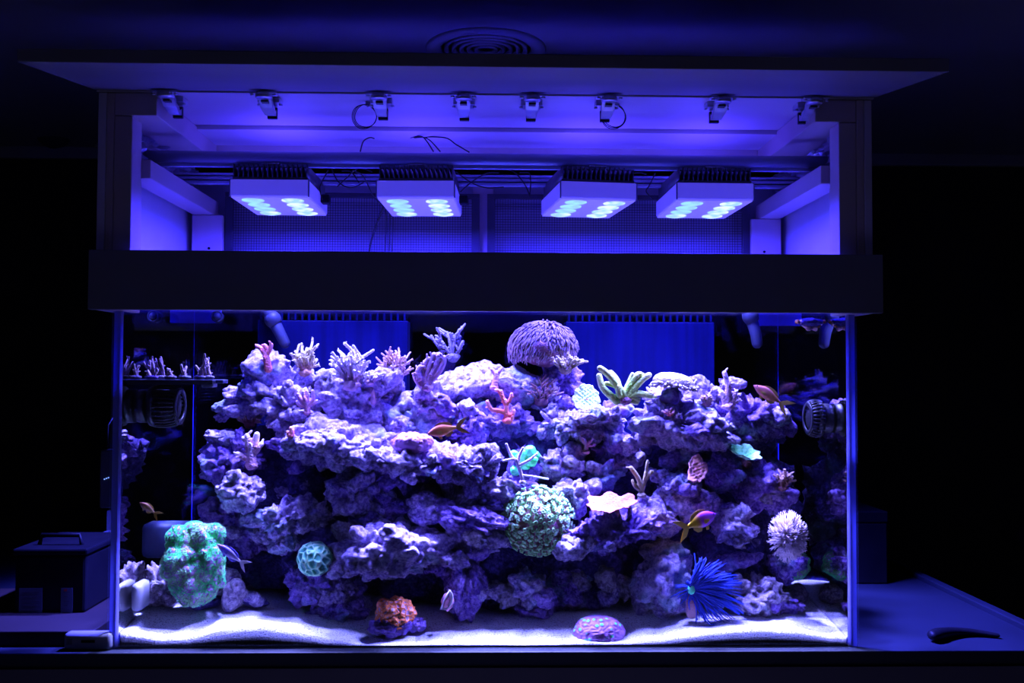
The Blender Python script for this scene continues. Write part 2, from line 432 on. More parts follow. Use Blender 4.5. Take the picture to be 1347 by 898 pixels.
for px, py, rz, lab in lampspec:
    if lamp0 is None:
        lamp0 = empty('led_lamp', lab, 'lamp', (0, 0, 0), 'LED lamps on the rail')
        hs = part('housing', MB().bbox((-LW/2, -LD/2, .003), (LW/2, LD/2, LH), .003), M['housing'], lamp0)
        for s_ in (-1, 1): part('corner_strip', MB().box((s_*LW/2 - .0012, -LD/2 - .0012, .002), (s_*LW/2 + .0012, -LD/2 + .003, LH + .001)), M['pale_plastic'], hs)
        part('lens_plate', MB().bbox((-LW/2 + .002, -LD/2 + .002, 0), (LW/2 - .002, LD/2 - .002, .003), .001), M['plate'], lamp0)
        for i in range(2):
            for j in range(4):
                cx, cy = (i - .5) * .086, (j - 1.5) * .056
                part('lens', MB().lathe([(.0245, .0005), (.0235, -.0015), (.018, -.003), (.008, -.004), (.001, -.0042)], (cx, cy, 0), n=24), LENS[(i + 1) % 2 if j < 3 else 0], lamp0, True)
        part('sink_base', MB().box((-LW/2 + .004, -LD/2 + .006, LH), (LW/2 - .004, LD/2 - .006, LH + .006)), M['fin'], lamp0)
        NF = 16; fm = None
        for i in range(NF):
            x = -LW/2 + .006 + i * (LW - .012) / (NF - 1)
            if fm is None: fm = MB().box((-.0011, -LD/2 + .006, LH + .0062), (.0011, LD/2 - .006, LH + SH)).mesh('fin')
            o = link('fin', fm, M['fin'], lamp0); o.location.x = x
        part('bracket', MB().bbox((-.02, -.112, LH + SH + .0002), (.02, -.088, LH + SH + .0035), .001), M['steel'], lamp0)
        part('plug', MB().bbox((LW/2 + .0003, .02, .014), (LW/2 + .02, .05, .034), .003), M['black'], lamp0)
        root = lamp0
        for yy, sh in ((-.085, .17), (.05, .80)):         # front and rear lens rows; the lenses collimate, so the beam fades slowly
            o = add_light('SPOT', 'lamp_beam', BEAM_W * sh, BEAM_C, (0, yy, -.012), root, spot_size=R(94), spot_blend=.5, shadow_soft_size=.035)
            o.data.use_nodes = True; nt = o.data.node_tree; fo = nt.nodes.new('ShaderNodeLightFalloff'); fo.inputs['Strength'].default_value = 3.1
            nt.links.new(fo.outputs['Constant'], nt.nodes['Emission'].inputs['Strength'])
        b = add_light('AREA', 'lamp_blue', BLUE_W, BLUE_C, (0, 0, -.008), root, shape='RECTANGLE', size=.14, size_y=.21)
        u = add_light('AREA', 'roof_fill', ROOF_FILL_W, ROOF_FILL_C, (0, 0, LH + SH + .006), root, shape='RECTANGLE', size=.12, size_y=.2)  # added light, aimed up to brighten the hood roof
        u.rotation_euler = (math.pi, 0, 0)
    else:
        root = copy_tree(lamp0)
        root['label'] = lab
    p = at(px, py, .12)
    root.location = (p.x, .12 + LD / 2, ZB); root.rotation_euler = (0, 0, R(rz))

# loose lamp cables
def cable(pts, r, lab, group='lamp cables'):
    P = [at(x, y, Y) for x, y, Y in pts]
    out = []
    for i in range(len(P) - 1):             # Catmull-Rom
        a, b, c, d = P[max(i-1, 0)], P[i], P[i+1], P[min(i+2, len(P)-1)]
        for k in range(6):
            t = k / 6; out.append(.5 * ((2*b) + (c-a)*t + (2*a-5*b+4*c-d)*t*t + (3*b-a-3*c+d)*t**3))
    out.append(P[-1])
    return single('lamp_cable', MB().tube(out, r, 6), M['cable'], lab, 'cable', group, True)
cable([(474,199,.18),(478,186,.22),(486,181,.26),(492,182,.28)], .0016, 'short black cable end curling over the rail above second lamp')
for c, l in (([(540,181,.3),(556,180,.26),(570,199,.2)], 'short black cable diving steeply behind the front rail near the second lamp'),
             ([(545,181,.3),(562,182,.26),(579,199,.2)], 'black cable curving down beside the steep one behind the front rail'),
             ([(552,180,.3),(585,181,.26),(600,190,.22),(617,200,.19)], 'longest black cable arching flat over the front rail beside second lamp')):
    cable(c, .0016, l, 'cables arching over the rail')
for c, l in (([(424,262,.25),(421,245,.26),(432,224,.3)], 'thin black cable rising from the first lamp plug to the rear rail'),
             ([(437,224,.3),(446,240,.3),(462,247,.3),(478,240,.3)], 'thin black cable sagging like a hammock between first and second lamp'),
             ([(444,245,.3),(458,232,.3),(472,221,.29),(489,226,.28)], 'thin black cable arching upward between first and second lamp'),
             ([(450,225,.3),(462,226,.3),(472,240,.3)], 'short thin cable hooking down midway between first and second lamp'),
             ([(464,224,.28),(478,232,.3),(490,256,.33),(503,270,.36),(512,278,.4)], 'thin black cable running down behind the second lamp from the rear rail')):
    cable(c, .0015, l, 'cables between first and second lamp')
for c, l in (([(600,226,.3),(620,240,.3),(640,247,.3),(662,246,.3)], 'thin black cable sagging from second lamp to the screen gap'),
             ([(606,252,.24),(622,238,.27),(640,228,.3),(656,227,.31)], 'thin black cable rising from the second lamp side to rear rail'),
             ([(656,219,.3),(676,226,.28),(690,242,.25),(697,258,.24)], 'long thin cable sloping down onto the third lamp side'),
             ([(684,227,.3),(696,228,.28),(698,240,.26),(697,256,.24)], 'short hooked cable ending at the third lamp side')):
    cable(c, .0015, l, 'cables between second and third lamp')
for c, l in (([(826,230,.3),(840,227,.3),(850,229,.3)], 'short flat cable on the rear rail right behind the third lamp'),
             ([(862,228,.3),(854,244,.27),(850,252,.25),(859,262,.24)], 'bent cable dropping from the rear rail to fourth lamp side')):
    cable(c, .0015, l, 'cables between third and fourth lamp')
cable([(505,272,.4),(497,290,.42),(488,318,.44),(484,345,.45)], .0024, 'twisted black cable slanting down in front of left netting screen', 'cables down the left screen')
for x0 in (507, 512, 516):
    cable([(x0,268,.4),(x0+1,290,.43),(x0,320,.44),(x0-1,345,.45)], .0014, 'thin black cable hanging straight down in front of left netting screen', 'thin cables down the left screen')

# netting screens standing along the hood back
for x0, x1, tl, lab in ((297, 631, 0, 'dark framed netting screen leaning at left hood back'), (641, 986, 1, 'dark framed netting screen leaning at right hood back')):
    Y = .505
    a0, a1 = at(x0, 246, Y), at(x1, 246, Y)
    zt, zb = 1.005, .69
    X0, X1 = a0.x, a1.x
    e = empty('netting_screen', lab, 'screen', ((X0 + X1) / 2, Y, zb), 'netting screens at the hood back')
    fw = .020
    part('frame_bar', MB().bbox((X0, Y - .006, zt - .012), (X1, Y + .006, zt), .001), M['frame'], e)
    part('frame_bar', MB().bbox((X0, Y - .006, zb), (X1, Y + .006, zb + .02), .001), M['frame'], e)
    part('frame_bar', MB().bbox((X0, Y - .006, zb + .0202), (X0 + fw, Y + .006, zt - .0122), .001), M['frame'], e)
    part('frame_bar', MB().bbox((X1 - fw, Y - .006, zb + .0202), (X1, Y + .006, zt - .0122), .001), M['frame'], e)
    a = MB(); pt = .0066; t_ = .0009
    nx = int((X1 - X0 - 2 * fw) / pt)
    for i in range(1, nx): a.box((X0 + fw + i * pt - t_/2, Y - .0012, zb + .02), (X0 + fw + i * pt + t_/2, Y, zt - .012))
    nz_ = int((zt - zb - .032) / pt)
    for i in range(1, nz_): a.box((X0 + fw, Y - .0002, zb + .02 + i * pt - t_/2), (X1 - fw, Y + .001, zb + .02 + i * pt + t_/2))
    part('netting', a, M['net'], e, kind='stuff')
# ------------------------------------------------------------------ the tank
def trans_mat(name, c, f):
    k = NT(name); k.t.nodes.remove(k.b)
    tc = k.n('ShaderNodeTexCoord'); nz = k.n('ShaderNodeTexNoise', Scale=9.0); k.l(tc.outputs['Object'], nz.inputs['Vector'])
    col = k.ramp(nz.outputs[0], [(.3, tuple(x * .9 for x in c)), (.7, c)])
    d = k.n('ShaderNodeBsdfDiffuse'); t = k.n('ShaderNodeBsdfTranslucent'); mx = k.n('ShaderNodeMixShader'); mx.inputs[0].default_value = f
    k.l(col, d.inputs[0]); k.l(col, t.inputs[0]); k.l(d.outputs[0], mx.inputs[1]); k.l(t.outputs[0], mx.inputs[2]); k.l(mx.outputs[0], k.out.inputs[0])
    return k.m
M['seam'] = trans_mat('clear_silicone_seam', (.8, .8, .9), .6)
M['edge'] = trans_mat('pane_edge', (.62, .66, .95), .6)  # pale blue stands in for lamp light carried inside the glass
TW, TD, TH, GT = .75, .49, .745, .012
tank = empty('aquarium', 'large rectangular glass aquarium tank filled with a live reef', 'aquarium', (0, TD / 2, 0))
part('front_pane', MB().box((-TW, 0, .0005), (TW, GT, TH)), M['glass'], tank)
part('back_pane', MB().box((-TW, TD - GT, .0005), (TW, TD, TH)), M['glass'], tank)
for sx in (-1, 1):
    a, b = sorted((sx * TW, sx * (TW - GT)))
    part('side_pane', MB().box((a, GT + .0015, .0005), (b, TD - GT - .0015, TH)), M['glass'], tank)
    part('pane_edge', MB().box((a, GT + .0002, .0005), (b, GT + .0014, TH)), M['edge'], tank)
    x = sx * (TW - GT)
    a, b = sorted((x, x - sx * .004))
    part('silicone_seam', MB().add([(x, GT + .0003, .001), (x - sx*.006, GT + .0003, .001), (x, GT + .007, .001), (x, GT + .0003, TH), (x - sx*.006, GT + .0003, TH), (x, GT + .007, TH)],
         [(0, 1, 2), (5, 4, 3), (0, 3, 4, 1), (1, 4, 5, 2), (2, 5, 3, 0)]), M['seam'], tank)
    y = TD - GT
    part('silicone_seam', MB().add([(x, y - .0003, .001), (x - sx*.007, y - .0003, .001), (x, y - .007, .001), (x, y - .0003, TH), (x - sx*.007, y - .0003, TH), (x, y - .007, TH)],
         [(0, 2, 1), (5, 3, 4), (0, 1, 4, 3), (1, 2, 5, 4), (2, 0, 3, 5)]), M['edge'], tank)
part('bottom_pane', MB().box((-TW + GT + .0005, GT + .0015, .0005), (TW - GT - .0005, TD - GT - .0015, .0035)), M['black'], tank)
part('back_film', MB().box((-TW, TD + .0003, .0005), (TW, TD + .0018, TH)), M['blackback'], tank)
WX, WY0, WY1, WZ = .7315, .0135, .4765, .712
# water body with a gently rippled surface
nx, ny = 60, 20; a = MB(); vs = []; fs = []
for i in range(nx + 1):
    for j in range(ny + 1):
        x = -WX + 2 * WX * i / nx; y = WY0 + (WY1 - WY0) * j / ny
        z = WZ + .0015 * math.sin(x * 40 + y * 25) * math.sin(y * 60 - x * 13) * (0 if i in (0, nx) or j in (0, ny) else 1)
        vs.append((x, y, z))
for i in range(nx):
    for j in range(ny):
        k = i * (ny + 1) + j; fs.append((k, k + ny + 1, k + ny + 2, k + 1))
a.add(vs, fs)
x0, x1, y0, y1, z0, z1 = -WX, WX, WY0, WY1, .0041, WZ
a.add([(x0,y0,z0),(x1,y0,z0),(x1,y1,z0),(x0,y1,z0),(x0,y0,z1),(x1,y0,z1),(x1,y1,z1),(x0,y1,z1)], [(3,2,1,0),(0,1,5,4),(1,2,6,5),(2,3,7,6),(3,0,4,7)])
wo = single('water', a, M['water'], 'clear blue water filling the glass aquarium', 'water', kind='stuff')
wo.data.materials.append(M['water_filter'])
for q in range(nx * ny): wo.data.polygons[q].material_index = 1
for q in (2, 3, 4): wo.data.polygons[nx * ny + q].material_index = 1  # same added tint on sides and back keeps escaping light blue

# overflow boxes with comb teeth
for x0, x1, lab in ((338, 536, 'blue overflow box with comb teeth behind the left coral tops'), (744, 940, 'blue overflow box with comb teeth behind the green staghorn coral')):
    Y0 = .405; X0, X1 = at(x0, 500, Y0).x, at(x1, 500, Y0).x
    e = empty('overflow_box', lab, 'overflow box', ((X0 + X1) / 2, .44, .005))
    part('box_wall', MB().bbox((X0, Y0, .005), (X1, .474, .676), .002), M['weir'], e)
    n = 22
    for i in range(n):
        x = X0 + (i + .5) * (X1 - X0) / n
        part('tooth', MB().bbox((x - .0026, Y0 + .0005, .6762), (x + .0026, Y0 + .005, .694), .0008), M['weir'], e)

# ------------------------------------------------------------------ sand bed
sx_ = [150, 165, 190, 215, 250, 285, 320, 345, 380, 420, 460, 490, 530, 580, 640, 700, 760, 820, 870, 910, 950, 1000, 1050, 1090, 1130]
sy_ = [832, 832, 836, 840, 838, 831, 825, 824, 829, 838, 846, 849, 849, 846, 846, 848, 845, 845, 841, 834, 829, 826, 830, 836, 839]
hX = np.array([at(x, 850, .0135).x for x in sx_]); hZ = np.array([at(x, y, .0135).z for x, y in zip(sx_, sy_)])
def sand_h(X, Y):
    X = np.asarray(X, float); Y = np.asarray(Y, float)
    f = np.clip((Y - .0135) / .16, 0, 1); f = f * f * (3 - 2 * f)
    h0_ = np.interp(X, hX, hZ)
    P = np.stack([X * 7, Y * 7, X * 0 + 3.3], 1)
    deep = .030 + .010 * vnoise(P, 5) + .012 * np.clip((np.abs(X) - .45) / .3, 0, 1)
    z = h0_ * (1 - f) + deep * f
    P2 = np.stack([X * 38, Y * 38, X * 0 + 1.1], 1)
    z = z + .0018 * vnoise(P2, 9) * np.clip((Y - .012) / .02, 0.15, 1) + .0008 * vnoise(P2 * 5.1, 2)
    return np.maximum(z, .0055)
NX, NY = 420, 110
gx = np.linspace(-.7305, .7305, NX); gy = .0155 + (.4755 - .0155) * np.linspace(0, 1, NY) ** 1.5
GX, GY = np.meshgrid(gx, gy, indexing='ij')
GZ = sand_h(GX.ravel(), GY.ravel())
vs = np.stack([GX.ravel(), GY.ravel(), GZ], 1).tolist()
fs = [(i*NY+j, (i+1)*NY+j, (i+1)*NY+j+1, i*NY+j+1) for i in range(NX-1) for j in range(NY-1)]
b0 = len(vs)
rim = [i * NY for i in range(NX)] + [(NX-1) * NY + j for j in range(1, NY)] + [i * NY + NY - 1 for i in range(NX-2, -1, -1)] + [j for j in range(NY-2, 0, -1)]
for k in rim: vs.append((vs[k][0],   .0142 if vs[k][1] < .02 else vs[k][1], .0045))
n = len(rim)
for k in range(n): fs.append((b0 + k, b0 + (k+1) % n, rim[(k+1) % n], rim[k]))
k = NT('coral_sand'); tc = k.n('ShaderNodeTexCoord')
nz = k.n('ShaderNodeTexNoise', Scale=300.0, Detail=2.0); k.l(tc.outputs['Object'], nz.inputs['Vector'])
nb = k.n('ShaderNodeTexNoise', Scale=18.0, Detail=3.0); k.l(tc.outputs['Object'], nb.inputs['Vector'])
c = k.mix(nb.outputs[0], (.56, .57, .62, 1), (.70, .71, .74, 1))
g = k.ramp(nz.outputs[0], [(.34, (.34, .31, .34)), (.48, (1, 1, 1))])
mm = k.n('ShaderNodeMix', data_type='RGBA', blend_type='MULTIPLY'); mm.inputs[0].default_value = .9; k.l(c, mm.inputs[6]); k.l(g, mm.inputs[7])
k.l(mm.outputs[2], k.b.inputs['Base Color']); k.b.inputs['Roughness'].default_value = .9
bp = k.n('ShaderNodeBump', Strength=.7, Distance=.002); k.l(nz.outputs[0], bp.inputs['Height']); k.l(bp.outputs[0], k.b.inputs['Normal'])
M['sand'] = k.m
single('sand_bed', MB().add(vs, fs), M['sand'], 'pale rippled coral sand heaped on the aquarium floor', 'sand', kind='stuff', smooth=True)

# ------------------------------------------------------------------ live rock
def rockmat(name, pale, mid, deep, spots=(.15, .42, .40)):
    k = NT(name); tc = k.n('ShaderNodeTexCoord'); oi = k.n('ShaderNodeObjectInfo')
    ad = k.n('ShaderNodeVectorMath', operation='MULTIPLY_ADD'); k.l(oi.outputs['Random'], ad.inputs[0]); ad.inputs[1].default_value = (7, 5, 9); k.l(tc.outputs['Object'], ad.inputs[2])
    v = ad.outputs[0]
    n1 = k.n('ShaderNodeTexNoise', Scale=17.0, Detail=5.0, Roughness=.62); k.l(v, n1.inputs['Vector'])
    n2 = k.n('ShaderNodeTexNoise', Scale=60.0, Detail=4.0, Roughness=.7); k.l(v, n2.inputs['Vector'])
    n3 = k.n('ShaderNodeTexNoise', Scale=9.0, Detail=2.0); k.l(v, n3.inputs['Vector'])
    n5 = k.n('ShaderNodeTexNoise', Scale=150.0, Detail=3.0, Roughness=.6); k.l(v, n5.inputs['Vector'])
    base = k.ramp(n1.outputs[0], [(.36, deep), (.48, mid), (.60, pale)])
    fine = k.ramp(n2.outputs[0], [(.36, deep), (.48, mid), (.58, pale)])
    tiny = k.ramp(n5.outputs[0], [(.38, deep), (.48, mid), (.58, pale)])
    c = k.mix(.45, k.mix(.5, base, fine), tiny)
    sp = k.ramp(n3.outputs[0], [(.60, (0, 0, 0)), (.68, (1, 1, 1))])
    sf = k.n('ShaderNodeMath', operation='MULTIPLY'); k.l(sp, sf.inputs[0]); sf.inputs[1].default_value = .4
    c = k.mix(sf.outputs[0], c, spots)
    k.l(c, k.b.inputs['Base Color']); k.b.inputs['Roughness'].default_value = .8; k.b.inputs['Specular IOR Level'].default_value = .25
    vo = k.n('ShaderNodeTexVoronoi', Scale=95.0); vo.feature = 'SMOOTH_F1'; k.l(v, vo.inputs['Vector'])
    n4 = k.n('ShaderNodeTexNoise', Scale=120.0, Detail=6.0, Roughness=.75); k.l(v, n4.inputs['Vector'])
    b1 = k.n('ShaderNodeBump', Strength=.9, Distance=.010); b1.invert = True; k.l(vo.outputs['Distance'], b1.inputs['Height'])
    b2 = k.n('ShaderNodeBump', Strength=.9, Distance=.010); k.l(n4.outputs[0], b2.inputs['Height']); k.l(b1.outputs[0], b2.inputs['Normal'])
    k.l(b2.outputs[0], k.b.inputs['Normal'])
    return k.m
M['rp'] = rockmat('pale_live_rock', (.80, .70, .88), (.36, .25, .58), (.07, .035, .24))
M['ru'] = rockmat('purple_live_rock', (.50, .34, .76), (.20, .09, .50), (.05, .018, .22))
M['rd'] = rockmat('dark_rock_gap_shade', (.14, .09, .34), (.06, .035, .22), (.018, .01, .10))  # dark stones, and boulders with the shade of the gaps as colour
M['rg'] = rockmat('grey_rubble', (.56, .48, .56), (.28, .22, .34), (.09, .06, .15))

PROJ = [np.zeros((0, 3))]                # world points of the reef, for finding where corals sit
def rock_mesh(c, rad, style, seed, rot=0, sub=5, low=.34):
    base, u = ico(sub)
    o3 = np.array([seed * 1.73 % 91, seed * 2.91 % 83, seed * 4.37 % 77])
    r = 1 + low * 2.3 * fbm(u * 1.5 + o3, seed, 4)
    if style == 'slab': r = 1 + low * fbm(u * 1.1 + o3, seed, 2)
    if style == 'ledge':                  # undercut below, knobbly above
        r = r * (1 - .28 * np.clip(-u[:, 2] - .1, 0, 1))
    rad = np.array(rad)
    p = u * r[:, None] * rad
    n = u / rad; n /= np.linalg.norm(n, axis=1)[:, None]
    sc = float(rad.mean()); k = min(1.0, sc / .06)
    q = p + o3
    wv = np.stack([vnoise(q * 60 + 5, 1), vnoise(q * 60 + 9, 2), vnoise(q * 60 + 14, 3)], 1) * .004
    q = q + wv
    if style == 'pop':
        f1, f2, _ = worley(q / .0165, seed)
        d = (np.sqrt(np.clip(1 - (f1 / .85) ** 2, 0, 1)) - .5) * .017
        f1, f2, _ = worley(q / .042, seed + 5); d = d + (np.sqrt(np.clip(1 - (f1 / .9) ** 2, 0, 1)) - .5) * .030
    elif style in ('por', 'ledge'):
        f1, f2, _ = worley(q / .026, seed)
        d = (np.abs(fbm(q * 38, seed, 3)) * -1 + .25) * .055 + (f1 - .5) * -.026
        pore = vnoise(q / .011, seed + 3); d = d - np.clip(pore - .2, 0, 1) * .022
    elif style == 'holey':
        f1, f2, _ = worley(q / .034, seed); d = np.clip(f1 - .12, 0, .4) * .035 - .010
        d = d + fbm(q * 90, seed, 2) * .004
    elif style == 'fine':
        f1, f2, _ = worley(q / .0095, seed); d = (np.sqrt(np.clip(1 - (f1 / .85) ** 2, 0, 1)) - .5) * .010
        d = d + fbm(q * 25, seed, 2) * .008
    else:
        d = fbm(q * 34, seed, 4) * .016 - np.clip(vnoise(q / .010, seed) - .22, 0, 1) * .022
    p = p + n * (d * k)[:, None]
    a = R(rot); ca, sa = math.cos(a), math.sin(a)
    p = np.stack([p[:, 0] * ca - p[:, 2] * sa, p[:, 1], p[:, 0] * sa + p[:, 2] * ca], 1)
    w_ = p + np.array(c)
    over = np.clip(.022 - w_[:, 1], 0, None); p[:, 1] += over          # stay behind the glass
    over = np.clip(w_[:, 1] - .468, 0, None); p[:, 1] -= over
    over = np.clip(np.abs(w_[:, 0]) - .722, 0, None) * np.sign(w_[:, 0]); p[:, 0] -= over
    p[:, 2] += np.clip(.006 - w_[:, 2], 0, None)
    me = base.copy(); me.name = 'reef_rock'; me.vertices.foreach_set('co', p.ravel().astype(np.float32)); me.update()
    PROJ.append(p + np.array(c))
    return me
_seed = [11]
def rock(label, px, py, rx, ry, Y, style='por', m='rp', dep=.85, rot=0, sub=5, name='reef_rock', group=None, low=.34, cat='rock'):
    _seed[0] += 7
    c = at(px, py, Y); s = S(Y)
    rad = (rx * s, dep * .5 * (rx + ry) * s, ry * s)
    o = link(name, rock_mesh(tuple(c), rad, style, _seed[0], rot, sub, low), M[m]); o.location = c
    return tag(o, label, cat, group)
_pj = [None]
def hit(px, py, Yd=.2, rpx=3.0, fresh=True):          # depth of the reef surface seen at a pixel
    if _pj[0] is None or (fresh and _pj[0][0] != len(PROJ)):
        W = np.concatenate(PROJ); Rm = np.array(CAM_ROT)
        v = (W - np.array(CAM_LOC)) @ Rm
        _pj[0] = (len(PROJ), 673.5 + FPX * v[:, 0] / -v[:, 2], 449 - FPX * v[:, 1] / -v[:, 2], W[:, 1])
    _, X, Y, D = _pj[0]
    for rr in (rpx, rpx * 2, rpx * 4):
        m_ = (np.abs(X - px) < rr) & (np.abs(Y - py) < rr)
        if m_.any(): return float(D[m_].min())
    return Yd

